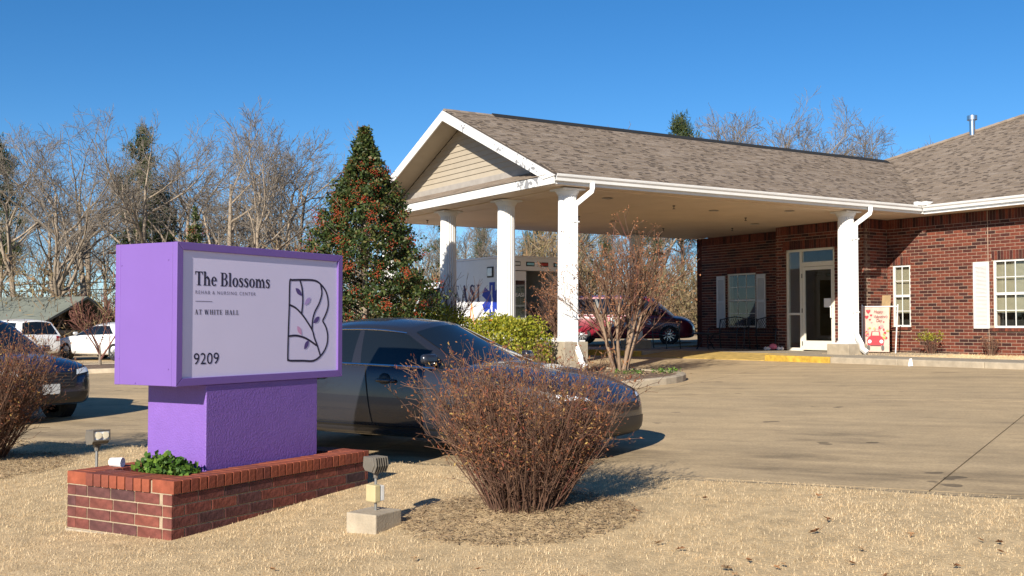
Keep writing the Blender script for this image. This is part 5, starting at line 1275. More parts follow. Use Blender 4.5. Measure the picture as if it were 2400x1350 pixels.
ADJ = ('broad crowned', 'high branched', 'low branching', 'straight trunked', 'spreading')
def bare_tree(X, Y, H, k, rz, label='in the woods beyond the parking lot'):
    label = 'bare ' + ADJ[k % 5] + ' winter tree ' + label
    e = empty('bare_tree', (X, Y, zplane(X, Y) - .15), rz, label, 'tree', GB); tm, bm2, tp_ = VAR[k % len(VAR)]; s = H / tp_
    for (nm, me) in (('trunk', tm), ('branches', bm2)):
        o = link(nm, me, e); o.scale = (s, s, s)
    return e
rf_ = random.Random(41)
def treeline(xa, xb, n, Ya, Yb, topfn, label='in the woods beyond the parking lot'):
    for i in range(n):
        x = lerp(xa, xb, (i + rf_.uniform(.1, .9)) / n); Y = rf_.uniform(Ya, Yb); X = (x - 1200) / F * Y
        top = topfn(x) + rf_.uniform(-10, 60); H = (762 - top) / F * Y + EYE - zplane(X, Y)
        bare_tree(X, Y, H, rf_.randint(0, 4), rf_.uniform(0, 6.28), label)
def top_left(x): return np.interp(x, [-100, 0, 60, 150, 300, 420, 470, 520, 600, 680, 760, 800], [330, 330, 330, 300, 265, 285, 330, 270, 245, 300, 400, 480])
for (x, Y, top, k, rz) in ((330, 56, 240, 1, .3), (600, 54, 215, 0, 2.2), (545, 57, 240, 2, 1.0), (665, 58, 270, 4, 4.0), (130, 55, 270, 2, 5.1), (215, 60, 262, 3, .9), (50, 56, 290, 3, 1.9), (420, 60, 285, 4, 3.0), (690, 62, 270, 3, 5.5)):
    X = (x - 1200) / F * Y; bare_tree(X, Y, (762 - top) / F * Y + EYE - zplane(X, Y), k, rz)
treeline(-60, 750, 7, 62, 80, lambda x: top_left(x) + 30)
treeline(-700, -70, 10, 58, 85, lambda x: 310, 'in the woods past the grey green house'); treeline(-80, 900, 20, 82, 110, lambda x: 430, 'in the far back rows of the woods')
treeline(960, 1660, 22, 58, 85, lambda x: 480, 'seen through the open canopy')
for (x, top) in ((1705, 222), (1760, 240), (1800, 220), (1860, 228), (1905, 262), (1985, 245), (2045, 265), (1935, 285), (1530, 280), (2075, 300), (2195, 322), (2240, 318)):
    Y = rf_.uniform(66, 74); X = (x - 1200) / F * Y; bare_tree(X, Y, (762 - top) / F * Y + EYE - zplane(X, Y), rf_.randint(0, 4), rf_.uniform(0, 6), 'rising above the shingle roof')
# pines
def pine_variant(seed, H):
    rg = random.Random(seed); rn = np.random.default_rng(seed); mb = MB(); tp = [Vector((0, 0, -.3))] + [Vector((.12 * math.sin(i), .1 * math.cos(i * 1.3), H * i / 8)) for i in range(1, 9)]
    mb.tube(tp, [H * .016 * (1 - .085 * i) for i in range(9)], 7, cap=False); C = []
    for i in range(46):
        z = H * (.36 + .62 * (i + rg.random()) / 46); f = (H - z) / (H * .64); L = H * .20 * (.25 + .95 * f) * rg.uniform(.6, 1.15); a = rg.uniform(0, 6.28)
        e_ = Vector((math.cos(a) * L, math.sin(a) * L, z + L * rg.uniform(.05, .5))); q = Vector((0, 0, z)); mb.tube([q, q.lerp(e_, .5) + Vector((0, 0, -.1)), e_], [.05, .035, .012], 4, cap=False)
        for k in range(rg.randint(5, 9)):
            t = rg.uniform(.45, 1.05); C.append(tuple(q.lerp(e_, t) + Vector((rg.gauss(0, .3), rg.gauss(0, .3), rg.gauss(.1, .22)))))
    C.append((0, 0, H)); C = np.array(C); m_ = 30; P = np.repeat(C, m_, 0) + rn.normal(0, .16, (len(C) * m_, 3)); V, Fq = rand_quads(rn, P, .34, .16, up=.45)
    return mb.mesh('trunk', 'bark', smooth=True), mesh_np('needles', V, Fq, 'pine_needle', rn.uniform(0, 1, len(P)))
PV = [pine_variant(3, 13), pine_variant(4, 12), pine_variant(6, 14)]
def pine(X, Y, H, k, rz, label):
    e = empty('pine_tree', (X, Y, zplane(X, Y) - .15), rz, label, 'tree', 'pines of the woods behind'); s = H / 13
    for nm, me in (('trunk', PV[k][0]), ('crown', PV[k][1])): o = link(nm, me, e); o.scale = (s * .72, s * .72, s)
for (x, top, Y, k) in ((-15, 318, 62, 0), (322, 335, 66, 2), (372, 390, 68, 1)):
    X = (x - 1200) / F * Y; pine(X, Y, (762 - top) / F * Y + EYE - zplane(X, Y), k, rf_.uniform(0, 6), 'dark green pine among the bare trees beyond the parking lot')
X = (1598 - 1200) / F * 78; pine(X, 78, (762 - 272) / F * 78 + .4, 0, 1.2, 'green pine top showing above the canopy roof ridge')
for (x, top, Y, k) in ((1130, 505, 66, 1), (1250, 500, 72, 0), (1040, 520, 75, 2), (1420, 510, 70, 1), (1520, 520, 66, 2), (1360, 515, 78, 0)):
    X = (x - 1200) / F * Y; pine(X, Y, (762 - top) / F * Y + EYE - zplane(X, Y), k, rf_.uniform(0, 6), 'green pine in the woods seen under the canopy')
# undergrowth along the wood edge: one uncountable mass
rn = np.random.default_rng(77)
def thicket(name, xa, xb, Ya, Yb, n, hmax, label, leafy):
    Y = rn.uniform(Ya, Yb, n); x = rn.uniform(xa, xb, n); X = (x - 1200) / F * Y; g0 = -0.05 + .0368 * np.clip(X, -22, 16) + .0188 * np.clip(Y, 4, 46)
    hm = hmax * (.55 + .45 * np.sin(X * .7) * np.sin(X * .23 + 1)); h = rn.uniform(0, 1, n) ** 1.5 * hm
    P = np.stack([X, Y, g0 + h], 1); V1, F1 = rand_quads(rn, P, 1.1, .045, up=1.2)
    m_ = n * leafy; idx = rn.integers(0, n, m_); P2 = P[idx] + rn.normal(0, .35, (m_, 3)); P2[:, 2] = np.maximum(P2[:, 2] - .2, g0[idx] - .1); V2, F2 = rand_quads(rn, P2, .16, .6)
    V = np.concatenate([V1, V2]); Fq = np.concatenate([F1, F2 + len(V1)])
    return tag(link(name, mesh_np(name, V, Fq, 'brush', rn.uniform(0, 1, len(Fq)))), label, 'undergrowth', kind='stuff')
thicket('undergrowth', -600, 950, 52, 80, 26000, 5.2, 'brown tangled undergrowth below the trees beyond the parking lot', 2)
thicket('undergrowth', 960, 1680, 52, 75, 16000, 6.0, 'tan brush and saplings seen through the canopy', 2)
# ---- hollies with red berries
def holly(X, Y, H, W, label, nclump, nleaf, seed, z0=None):
    rg = np.random.default_rng(seed); e = empty('holly_tree', (X, Y, (zplane(X, Y) if z0 is None else z0)), 0, label, 'tree')
    MB().tube([(0, 0, -.1), (.03, 0, H * .4), (0, .02, H * .93)], [.09, .06, .012], 8).build('trunk', 'bark', e)
    h = rg.uniform(.02, 1, nclump) ** .92; prof = np.interp(h, [0, .12, .35, .6, .8, .92, 1], [1.0, 1.03, .88, .60, .30, .10, .01]); a = rg.uniform(0, 2 * np.pi, nclump)
    lump = 1 + .16 * np.sin(a * 3 + h * 9) + .14 * np.sin(a * 5 - h * 17) + rg.normal(0, .07, nclump); rad = W * prof * lump * np.sqrt(rg.uniform(.30, 1.10, nclump))
    sp_ = rg.uniform(size=nclump) < .10; rad = np.where(sp_, W * prof * rg.uniform(1.08, 1.25, nclump) + .05, rad)
    C = np.stack([rad * np.cos(a), rad * np.sin(a), h * H], 1); sg_ = W * .058
    wgt = np.where(sp_, .4, 1) * np.interp(h, [0, .8, 1], [1, .8, .35]); ix_ = rg.choice(nclump, nleaf, p=wgt / wgt.sum()); P = C[ix_] + rg.normal(0, sg_, (nleaf, 3)) * np.array([1, 1, .8]) * (1.1 - .65 * h[ix_])[:, None]; V, Fq = rand_quads(rg, P, .075, .55, up=.25)
    link('crown', mesh_np('crown', V, Fq, 'holly_leaf', rg.uniform(0, 1, nleaf)), e)
    tw = MB()
    for i in rg.integers(0, nclump, 160): tw.tube([(0, 0, C[i, 2] * .8), tuple(C[i])], [.015, .005], 3, cap=False)
    tw.build('branches', 'bark', e)
    nb = nclump // 4; hb = rg.integers(0, nclump, nb); bc = C[hb] * np.array([1.05, 1.05, 1]); bc = bc[(bc[:, 2] > .06 * H) & (bc[:, 2] < .86 * H)]
    k = 30; Bp = np.repeat(bc, k, 0) + rg.normal(0, .06, (len(bc) * k, 3)); s = .013
    off = np.array([[1, 0, 0], [0, 1, 0], [-1, 0, 0], [0, -1, 0], [0, 0, 1], [0, 0, -1]]) * s; Vb = (Bp[:, None] + off[None]).reshape(-1, 3)
    tri_ = np.array([[0, 1, 4], [1, 2, 4], [2, 3, 4], [3, 0, 4], [1, 0, 5], [2, 1, 5], [3, 2, 5], [0, 3, 5]]); Fb = (6 * np.arange(len(Bp))[:, None, None] + tri_[None]).reshape(-1, 3)
    link('berries', mesh_np('berries', Vb, Fb, 'berry', smooth=True), e); e_ = e.children[-1]; e_['kind'] = 'stuff'
    return e
hx_, hy_ = (852 - 1200) / F * 22, 22.0
holly(hx_, hy_, (762 - 300) / F * 22 + EYE - zplane(hx_, hy_) - .1, 1.50, 'tall cone shaped holly with red berries beside the canopy', 1250, 56000, 21, zplane(hx_, hy_) + .1)
X2 = (455 - 1200) / F * 36; holly(X2, 36, (762 - 488) / F * 36 + 1.3, .9, 'small holly with orange red berries showing over the purple sign', 500, 9000, 22)
# ---- clipped hedge in front of the columns
def hedge(name, u0, u1, y0, y1, z0, z1, n, seed, label):
    rg = np.random.default_rng(seed); c = loc((u0 + u1) / 2, (y0 + y1) / 2, z0); e = empty(name, c, BA, label, 'hedge')
    a, b, h = (u1 - u0) / 2, (y1 - y0) / 2, z1 - z0
    q = rg.normal(size=(n, 3)); q /= np.abs(q).max(1)[:, None]; q[:, 2] = np.abs(q[:, 2]); r = 1 - .22 * rg.uniform(0, 1, n) ** 2
    ln = (np.abs(q) ** 4).sum(1) ** .25; q = q / ln[:, None] * r[:, None]
    bump_ = 1 + .07 * np.sin(q[:, 1] * b * 5) + .05 * np.sin(q[:, 0] * 6 + q[:, 1] * b * 9); P = np.stack([q[:, 0] * a, q[:, 1] * b, q[:, 2] * h], 1) * np.stack([bump_, np.ones(n), bump_], 1)
    P += rg.normal(0, .02, (n, 3)); V, Fq = rand_quads(rg, P, .065, .55, up=.5)
    link('leaves', mesh_np('leaves', V, Fq, 'hedge_leaf', rg.uniform(0, 1, n)), e)
    st_ = MB()
    for i in range(30): p = P[rg.integers(0, n)]; st_.tube([(p[0] * .3, p[1] * .9, 0), (p[0] * .7, p[1], p[2] * .7)], [.012, .006], 4)
    st_.build('stems', 'bark', e); 
    return e
hedge('hedge', 11.0, 12.05, 17.6, 20.0, .45, 1.60, 13000, 31, 'rounded yellow green clipped hedge by the first white column')
hedge('hedge', 11.2, 12.05, 20.1, 24.6, .40, 1.80, 13000, 32, 'long low yellow green hedge along the canopy front')
# ---- crape myrtles
def myrtle(X, Y, z, H, W, label, nst, seed, heads=True):
    rg = random.Random(seed); e = empty('crape_myrtle', (X, Y, z), 0, label, 'tree'); tk, tw = MB(), MB(); tips = []
    for i in range(nst):
        a = 2 * math.pi * (i + rg.random() * .6) / nst; sp = rg.uniform(.3, 1) * W * .20
        d_ = Vector((math.cos(a) * sp, math.sin(a) * sp, .9)).normalized(); p0 = Vector((math.cos(a) * .10, math.sin(a) * .10, -.05)); L = H * rg.uniform(.40, .5)
        pts, dl = wander(rg, p0, d_, L, 5, .10, .02); r0 = rg.uniform(.03, .05) * H / 3.2; tk.tube(pts, [r0 * (1 - .09 * j) for j in range(6)], 7, cap=False)
        for k in range(rg.randint(7, 10)):
            t = rg.uniform(.45, 1); q, dd = at_path(pts, min(.999, t)); nd = side_dir(rg, dd, R(rg.uniform(12, 48))); nd.z = max(nd.z, .45); nd.normalize()
            l2 = H * rg.uniform(.28, .5); p2, _ = wander(rg, q, nd, l2, 5, .10, .04); tw.tube(p2, [.014 * (1 - .14 * j) * H / 3.2 for j in range(6)], 4, cap=False, tint=rg.random())
            for m_ in range(rg.randint(5, 8)):
                q3, d3 = at_path(p2, rg.uniform(.3, .99)); n3 = side_dir(rg, d3, R(rg.uniform(15, 45))); n3.z = max(n3.z, .35); p3, _ = wander(rg, q3, n3.normalized(), H * rg.uniform(.10, .22), 3, .14, .05)
                tw.tube(p3, [.0065, .005, .004, .003], 3, cap=False, tint=rg.random()); tips.append(p3[-1])
                if rg.random() < .5:
                    q4, d4 = at_path(p3, .6); p4, _ = wander(rg, q4, side_dir(rg, d4, .6), H * .08, 2, .1, .05); tw.tube(p4, [.004, .0035, .003], 3, cap=False, tint=rg.random()); tips.append(p4[-1])
    tk.build('trunk', 'bark_myrtle', e, smooth=True); tw.build('twigs', 'twig', e)
    if heads:
        T_ = np.array([tuple(t) for t in tips]); T_ = T_[np.random.default_rng(seed).uniform(size=len(T_)) < .8]; r_ = np.random.default_rng(seed); k = 6; P = np.repeat(T_, k, 0) + r_.normal(0, .028, (len(T_) * k, 3)); V, Fq = rand_quads(r_, P, .034, .7)
        link('seed_heads', mesh_np('seed_heads', V, Fq, 'seed_head', r_.uniform(0, 1, len(P))), e)
    return e
mx_, my_ = (1452 - 1200) / F * 21.8, 21.8; mz_ = zplane(mx_, my_) + .10
myrtle(mx_, my_, mz_, 3.2, 1.5, 'multi stemmed crape myrtle with brown seed heads on the kerb island', 9, 51)
q_ = loc(13.3, 19.3); myrtle(q_.x, q_.y, zplane(q_.x, q_.y) + .1, 2.3, 1.9, 'smaller bare crape myrtle between the first two columns', 6, 52)
q_ = loc(11.9, 22.0); myrtle(q_.x, q_.y, zplane(q_.x, q_.y) + .1, 2.6, 1.2, 'thin bare twiggy shrub between the second and third columns', 4, 53, False)
# small bare tree by the white sedan
def small_tree(X, Y, H):
    rg = random.Random(61); mbs = [MB(), MB()]; e = empty('small_tree', (X, Y, zplane(X, Y) + .1), 0, 'small bare ornamental tree with reddish twigs in the parking lot strip', 'tree')
    cfg = [dict(seg=3, wob=.05, up=.02, sides=6, kids=5, **{'from': .35}, ang=(20, 42), len=(1.6, 2.2), rad=.8), dict(seg=4, wob=.12, up=.05, sides=5, kids=5, **{'from': .3}, ang=(20, 45), len=(.4, .65), rad=.6, rmin=.012),
           dict(seg=3, wob=.15, up=.05, sides=4, kids=4, **{'from': .2}, ang=(20, 45), len=(.4, .7), rad=.6, rmin=.008), dict(seg=3, wob=.2, up=.04, sides=3, kids=3, **{'from': .2}, ang=(20, 45), len=(.4, .7), rad=.6, rmin=.005), dict(seg=2, wob=.2, up=.04, sides=3, kids=0, **{'from': .2}, ang=(2, 4), len=(.4, .7), rad=.6, rmin=.006)]
    grow(mbs, rg, Vector((0, 0, -.1)), Vector((0, 0, 1)), H * .28, .06, 0, cfg); mbs[0].build('trunk', 'bark', e, smooth=True); mbs[1].build('branches', 'red_twig', e)
small_tree((236 - 1200) / F * 33.6, 33.6, 3.0)
# ---- brown deciduous shrubs in the lawn
def shrub_mesh(seed):
    rg = random.Random(seed); tw = MB(); lp = []; ld = []
    for i in range(430):
        a = rg.uniform(0, 2 * math.pi); rb_ = .30 * math.sqrt(rg.random()); p0 = Vector((rb_ * math.cos(a), rb_ * math.sin(a), -.04)); o_ = rg.random() ** .5 * .72
        a2 = a + rg.uniform(-.5, .5); d_ = Vector((math.cos(a2) * o_, math.sin(a2) * o_, 1.0)).normalized(); L = rg.uniform(.62, 1.22) * (1.02 - .02 * o_)
        pts, dl = wander(rg, p0, d_, L, 6, .075, .0); tw.tube(pts, [.0046 - .00050 * j for j in range(7)], 4, cap=False, tint=rg.random() * .7)
        for k in range(rg.randint(4, 7)):
            t = rg.uniform(.14, .98); q, dd = at_path(pts, t); nd = side_dir(rg, dd, R(rg.uniform(15, 60))); p2, _ = wander(rg, q, nd, rg.uniform(.10, .30), 3, .16, .06)
            tw.tube(p2, [.0022, .002, .0017, .0014], 3, cap=False, tint=rg.random())
            for m_ in range(rg.randint(1, 3)):
                q3, d3 = at_path(p2, rg.uniform(.4, .99)); p3, _ = wander(rg, q3, side_dir(rg, d3, .7), rg.uniform(.04, .10), 2, .1, .03); tw.tube(p3, [.002, .0016, .0014], 3, cap=False, tint=rg.random())
                if p3[-1].z > .30:
                    for s in range(rg.randint(1, 2)): lp.append(tuple(p3[-1] + Vector((rg.gauss(0, .015), rg.gauss(0, .015), rg.gauss(0, .02)))))
            if p2[-1].z > .3:
                for s in range(rg.randint(0, 3)): lp.append(tuple(at_path(p2, rg.uniform(.4, 1) * .999)[0]))
    P = np.array(lp); r_ = np.random.default_rng(seed); V, Fq = rand_quads(r_, P, .030, .36, up=.35)
    return tw.mesh('stems', 'twig'), mesh_np('leaves', V, Fq, 'shrub_leaf', r_.uniform(0, 1, len(P)))
SM = shrub_mesh(71)
for (X, Y, s, rz, lb) in ((.09, 7.95, .97, .4, 'vase shaped brown shrub with sparse rusty leaves in front of the dark sedan'), (-5.75, 11.6, 1.2, 2.4, 'brown twiggy shrub in front of the dark blue suv')):
    e = empty('shrub', (X, Y, zlawn(X, Y)), rz, lb, 'shrub')
    for nm, me in (('stems', SM[0]), ('leaves', SM[1])): o = link(nm, me, e); o.scale = (s * .93, s * .93, s)
# ---- two little shrubs against the wall
def wall_shrub(u, y, H, leaf, label, seed):
    rg = random.Random(seed); p = loc(u, y, ZS - .04); e = empty('small_shrub', p, 0, label, 'shrub'); tw = MB(); tips = []
    for i in range(26):
        a = rg.uniform(0, 6.28); o_ = rg.random() * .55; pts, _ = wander(rg, Vector((.05 * math.cos(a), .05 * math.sin(a), 0)), Vector((math.cos(a) * o_, math.sin(a) * o_, 1)).normalized(), H * rg.uniform(.7, 1.05), 4, .12, .0); tw.tube(pts, [.007, .006, .005, .004, .003], 4, cap=False, tint=rg.random())
        for k in range(4):
            q, dd = at_path(pts, rg.uniform(.4, .99)); p2, _ = wander(rg, q, side_dir(rg, dd, .8), H * .25, 3, .15, .05); tw.tube(p2, [.004, .003, .003, .002], 3, cap=False, tint=rg.random()); tips += [p2[-1], p2[-2]]
    tw.build('stems', 'twig', e); T_ = np.array([tuple(t) for t in tips if t.z > H * .72]) if leaf == 'hedge_leaf' else np.array([tuple(t) for t in tips][::4]); r_ = np.random.default_rng(seed); k = 4 if leaf == 'hedge_leaf' else 1
    P = np.repeat(T_, k, 0) + r_.normal(0, .03, (len(T_) * k, 3)); V, Fq = rand_quads(r_, P, .05, .5); link('leaves', mesh_np('leaves', V, Fq, leaf, r_.uniform(0, 1, len(P))), e)
wall_shrub(22.9, 17.35, .55, 'hedge_leaf', 'low shrub with yellow green top against the brick wall', 81)
wall_shrub(23.1, 15.85, .5, 'seed_head', 'nearly bare twiggy shrub below the large window', 82)
# weeds at the island tip
r_ = np.random.default_rng(90)
for (x, y) in ((1475, 868), (1560, 872)):
    Y = 21.3; p = px(x, y, Y); z = zplane(p.x, p.y) + .12; n = 160; a = r_.uniform(0, 6.28, n); rr = .3 * np.sqrt(r_.uniform(0, 1, n)); P = np.stack([rr * np.cos(a), .6 * rr * np.sin(a), r_.uniform(0, .06, n)], 1); V, Fq = rand_quads(r_, P, .05, .5, up=.4)
    o = link('weed_patch', mesh_np('weed_patch', V, Fq, 'green_leaf', r_.uniform(0, 1, n))); o.location = (p.x, p.y, z); tag(o, 'low green weeds ' + ('at the foot of the crape myrtle' if x < 1500 else 'near the rounded tip of the kerb island'), 'weeds')
q = np.random.default_rng(91); n = 2600; P = []
ie = [loc(*p) for p in zip(q.uniform(10.6, 13.9, n), q.uniform(15.8, 24, n))]
P = np.array([(p.x, p.y, zplane(p.x, p.y) + .12 + q.uniform(0, .05)) for p in ie]); V, Fq = rand_quads(q, P, .09, .35); V = V.reshape(-1, 4, 3); V[:, :, 2] = P[:, None, 2] + (V[:, :, 2] - P[:, None, 2]) * .35
tag(link('bark_mulch', mesh_np('bark_mulch', V.reshape(-1, 3), Fq, 'mulch_bit', q.uniform(0, 1, n))), 'bark chips and leaves scattered over the kerb island bed', 'mulch', kind='stuff')
# ---- fallen leaves on the lawn
def leaf_mesh(seed):
    rg = random.Random(seed); n_ = 16; ring_ = []
    for i in range(n_):
        a = 2 * math.pi * i / n_; r = .5 * (.62 + .38 * math.cos(a * 5 + seed)) * (1 + .35 * math.cos(a)); ring_.append((r * math.cos(a), .7 * r * math.sin(a), .16 * abs(math.sin(a * 1.5 + seed)) + rg.uniform(0, .08)))
    mb = MB().add(ring_ + [(0, 0, .02)], [(i, (i + 1) % n_, n_) for i in range(n_)]); mb.tube([(-.3, 0, .02), (-.55, .04, .10), (-.75, .02, .16)], [.018, .014, .010], 4); return mb.mesh('fallen_leaf', 'fallen_leaf', smooth=True)
LM = [leaf_mesh(k) for k in range(4)]
spots = [(1908, 1243), (1700, 1328), (2335, 1268), (2338, 1290), (2010, 1283), (1750, 1310), (1935, 1215), (1988, 1315), (1830, 1318), (1540, 1270), (1912, 1160), (1365, 1348), (2290, 1262), (1720, 1342), (975, 1305), (2068, 1345), (1815, 1325), (1590, 1283), (2130, 1250), (640, 1330), (1120, 1330), (2230, 1322), (1490, 1195), (1650, 1165)]
for i, (x, y) in enumerate(spots):
    Y = 7.5
    for _ in range(12): X = (x - 1200) / F * Y; Y = (EYE - zlawn(X, Y) - .02) * F / (y - 762)
    X = (x - 1200) / F * Y; o = link('fallen_leaf', LM[i % 4]); s = rnd.uniform(.045, .075) * (1.5 if i in (0, 1) else 1); o.scale = (s, s, s); o.location = (X, Y, zlawn(X, Y) + .022); o.rotation_euler = (rnd.uniform(-.4, .4), rnd.uniform(-.4, .4), rnd.uniform(0, 6.28))
    tag(o, 'curled brown fallen leaf lying on the dry lawn', 'leaf', 'fallen leaves on the lawn')
# ------------------------------------------------------------------ porch furniture and small things
def bench(u, y, ang, label):
    e = empty('bench', loc(u, y, ZS), BA + ang, label, 'bench'); w = .62
    for s in (-1, 1):
        MB().tube([(-.28, s * w, 0), (-.27, s * w, .40), (-.24, s * w, .60), (-.12, s * w, .64), (.10, s * w, .60), (.20, s * w, .62), (.24, s * w, .88)], .016, 6).build('arm', 'black_metal', e)
        MB().tube([(.26, s * w, 0), (.20, s * w, .42), (.24, s * w, .88)], .018, 6).build('leg', 'black_metal', e)
    for k in range(9): x = -.26 + .055 * k; MB().box(x, x + .035, -w, w, .40, .415).build('seat_slat', 'black_metal', e)
    bk = MB(); bk.tube([(.24, -w, .86), (.25, -.3, .92), (.25, 0, .95), (.25, .3, .92), (.24, w, .86)], .016, 6); bk.tube([(.21, -w, .48), (.21, w, .48)], .014, 6)
    for k in range(-6, 7):
        y0 = k * .1
        bk.tube([(.215, max(-w, min(w, y0 - .18)), .49), (.24, max(-w, min(w, y0 + .18)), .89)], .007, 4); bk.tube([(.215, max(-w, min(w, y0 + .18)), .49), (.24, max(-w, min(w, y0 - .18)), .89)], .007, 4)
    bk.build('back_lattice', 'black_metal', e)
bench(21.2, 25.6, 0, 'black lattice metal bench at the open end of the porch')
bench(22.75, 24.3, 0, 'black lattice metal bench against the dark wall under the window')
bench(22.75, 22.75, 0, 'black lattice metal bench nearest the entrance door')
tb = empty('patio_table', loc(21.6, 24.0, ZS), BA, 'low black metal patio table between the porch benches', 'table')
MB().lathe([(.40, .44), (.42, .45), (.42, .47), (.40, .48)], n=24).build('table_top', 'black_metal', tb, angle=40)
for k in range(3): a = 2.1 * k; MB().tube([(.3 * math.cos(a), .3 * math.sin(a), 0), (.12 * math.cos(a), .12 * math.sin(a), .25), (.3 * math.cos(a), .3 * math.sin(a), .45)], .016, 6).build('leg', 'black_metal', tb)
# garden banner on a white pipe frame
bn = empty('banner_stand', loc(22.35, 18.52, ZS - .02), BA - math.pi / 2 + R(24), 'pink valentine banner with red truck on a white pipe frame by the brick wall', 'banner')
MB().tube([(-.36, 0, -.02), (-.36, 0, 1.24)], .017, 8).build('post', 'white_metal', bn); MB().tube([(.44, .05, -.02), (.52, .02, 1.24)], .017, 8).build('post', 'white_metal', bn); MB().tube([(-.36, 0, 1.19), (.515, .02, 1.19)], .014, 8).build('crossbar', 'white_metal', bn)
nx_, nz_ = 12, 16
V = [(-.33 + .64 * i / nx_, -.012 + .012 * math.sin(i * 1.1) * (j / nz_), .05 + 1.12 * j / nz_) for j in range(nz_ + 1) for i in range(nx_ + 1)]
ba = MB().add(V, [(j * (nx_ + 1) + i, j * (nx_ + 1) + i + 1, (j + 1) * (nx_ + 1) + i + 1, (j + 1) * (nx_ + 1) + i) for j in range(nz_) for i in range(nx_)]).build('cloth', 'banner', bn, smooth=True)
def bflat(polys, nm, mat, k=1):
    mb = MB()
    for q in polys: mb.poly([(p[0], -.028 - .001 * k, p[1]) for p in q])
    return mb.build(nm, mat, ba)
def disc(cx, cz, rx, rz, n_=14): return [(cx + rx * math.cos(2 * math.pi * i / n_), cz + rz * math.sin(2 * math.pi * i / n_)) for i in range(n_)]
def heart(cx, cz, s): return [(cx + s * .95 * math.sin(t) ** 3, cz + s * (.8 * math.cos(t) - .3 * math.cos(2 * t) - .12 * math.cos(3 * t))) for t in np.linspace(0, 2 * math.pi, 22)[:-1]]
for (cx, cz, s, m_) in ((-.20, 1.07, .06, 'banner_red'), (-.24, .93, .05, 'banner_red'), (-.13, .97, .035, 'banner_red'), (-.16, .86, .028, 'banner_red'), (-.12, .79, .026, 'banner_pink'), (.18, .80, .022, 'banner_red')): bflat([heart(cx, cz, s)], 'heart', m_)
cz0 = .40
bflat([[(-.22, .22), (.17, .22), (.19, .34), (.15, .42), (.10, .45), (.08, .57), (-.12, .57), (-.15, .45), (-.20, .42), (-.24, .34)]], 'truck_print', 'banner_red', 1)
bflat([[(-.11, .46), (.07, .46), (.055, .555), (-.10, .555)]], 'truck_print', 'banner', 2); [bflat([disc(x_, .31, .045, .045)], 'truck_print', 'text_white', 2) for x_ in (-.17, .12)]
[bflat([disc(x_, .15, .04, .07)], 'truck_print', 'blind_dark', 1) for x_ in (-.20, .15)]; bflat([rc(-.16, .11, .20, .225)[0]], 'truck_print', 'banner_ink', 2)
for i in range(26):
    a = rnd.uniform(0, 6.28); cx = rnd.choice((-1, 1)) * rnd.uniform(.12, .28); cz = rnd.uniform(.40, .66) if i < 18 else rnd.uniform(.6, .74)
    if i >= 18: cx = rnd.uniform(-.2, .15)
    bflat([disc(cx, cz, rnd.uniform(.02, .045), rnd.uniform(.02, .04), 9)], 'flower_print', rnd.choice(('banner_pink', 'banner_pink', 'banner_red', 'banner_green')), 1 + i * .1)
def script(txt, x0, x1, z, h):
    V, Fc = sans_mesh(txt, .95); MB().add([(x0 + (v[0] + v[1] * .06) * (x1 - x0), -.032, z + v[1] * h) for v in V], Fc).build('lettering', 'banner_ink', ba)
script('Happy', -.06, .16, 1.0, .10); script("Valentine's", -.08, .27, .90, .08); script('Day', .0, .14, .78, .10)
wb_ = MB().hexa([(-.13, 0, 0), (.13, 0, 0), (.13, .03, 0), (-.13, .03, 0), (-.19, .22, 1.5), (.05, .22, 1.5), (.06, .25, 1.5), (-.19, .25, 1.5)]).build('leaning_board', 'cardboard'); wb_.location = loc(23.2, 18.9, ZS); wb_.location = loc(22.9, 18.78, ZS - .03); wb_.rotation_euler = (0, 0, BA - math.pi / 2)
tag(wb_, 'brown board leaning on the brick wall behind the valentine banner', 'board')
pc_ = empty('stuffed_toy', loc(22.2, 21.95, ZS), 0, 'small pink and white stuffed toy lying beside the entrance door', 'toy')
MB().lathe([(.01, .02), (.10, .05), (.12, .10), (.08, .17), (.01, .19)], n=14).build('body', 'pink_cloth', pc_, smooth=True)
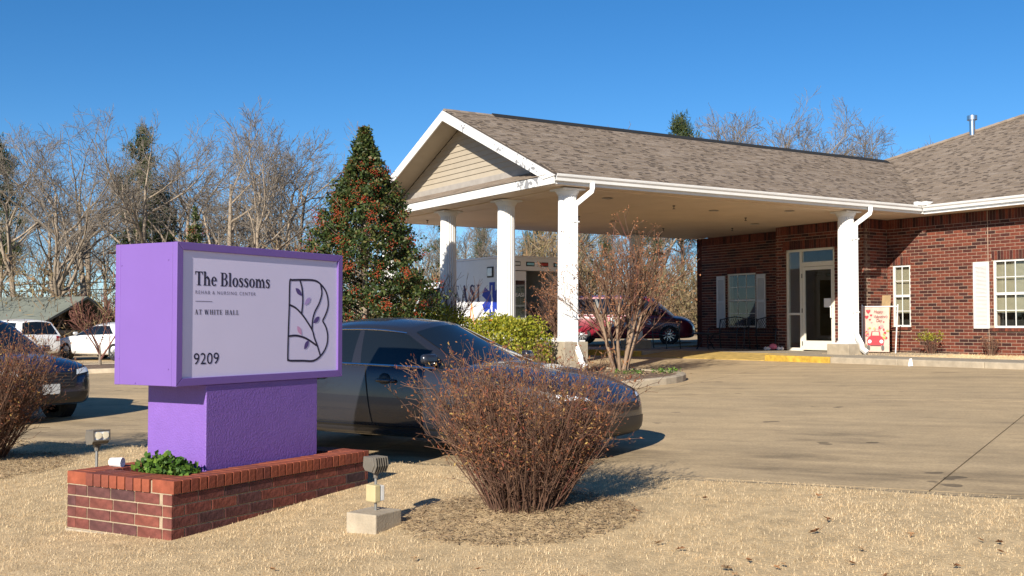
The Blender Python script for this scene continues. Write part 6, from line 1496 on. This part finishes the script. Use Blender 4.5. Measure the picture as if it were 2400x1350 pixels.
for (x, y, r0) in ((-.14, -.02, .07), (.15, -.03, .07), (-.22, -.05, .05), (.24, -.05, .05)): MB().lathe([(.005, .0), (r0, .03), (r0, .07), (.01, .11)], (x, y, 0), 12).build('foot', 'white_cloth', pc_, smooth=True)
# litter scrap at the kerb
sc = MB().add([(0, 0, 0), (.12, 0, .01), (.07, .03, .16), (.02, .02, .15)], [(0, 1, 2, 3)]).build('paper_scrap', 'text_white'); sc.location = loc(18.55, 14.6, zplane(*loc(18.55, 14.6).to_2d()) + .005); sc.rotation_euler = (0, 0, BA - 1.57); tag(sc, 'white paper scrap standing against the sidewalk kerb', 'litter')
# neighbour's low roof, utility pole and wires
hs_ = empty('neighbour_house', (-27, 56, -.2), R(-20), 'low house with grey green roof behind the white cars', 'house')
MB().box(-6, 6, -3.2, 3.2, -.5, 1.45).build('wall', 'siding', hs_)
MB().prism([(-6.5, -3.8, 1.35), (6.5, -3.8, 1.35), (6.5, 0, 3.0), (-6.5, 0, 3.0)], (0, 0, .12)).build('roof', 'metal_roof', hs_); MB().prism([(-6.5, 3.8, 1.35), (-6.5, 0, 3.0), (6.5, 0, 3.0), (6.5, 3.8, 1.35)], (0, 0, .12)).build('roof', 'metal_roof', hs_)
MB().box(-2, -1, -3.25, -3.19, .2, 1.1).build('window', 'glass_dark', hs_)
up = empty('utility_pole', (-22.2, 61.5, -.1), 0, 'brown wooden utility pole at the edge of the woods', 'pole'); MB().tube([(0, 0, 0), (.02, 0, 6.2)], [.14, .10], 10).build('post', 'wood_pole', up); MB().box(-.6, .6, -.05, .05, 5.6, 5.72).build('cross_arm', 'wood_pole', up)
up2 = copy_tree(up); up2.location = (-62, 66, -.1); up2['label'] = 'wooden utility pole far along the wood edge past the house'
for (z, lb) in ((3.95, 'upper thin overhead wire running to the utility pole'), (3.55, 'lower thin overhead wire running to the utility pole')):
    pts = [Vector((-22.2, 61.4, z)).lerp(Vector((-62, 65.9, z + .2)), t) - Vector((0, 0, .35 * 4 * t * (1 - t))) for t in np.linspace(0, 1, 20)]
    tag(MB().tube(pts, .025, 4).build('overhead_wire', 'wire'), lb, 'wire')
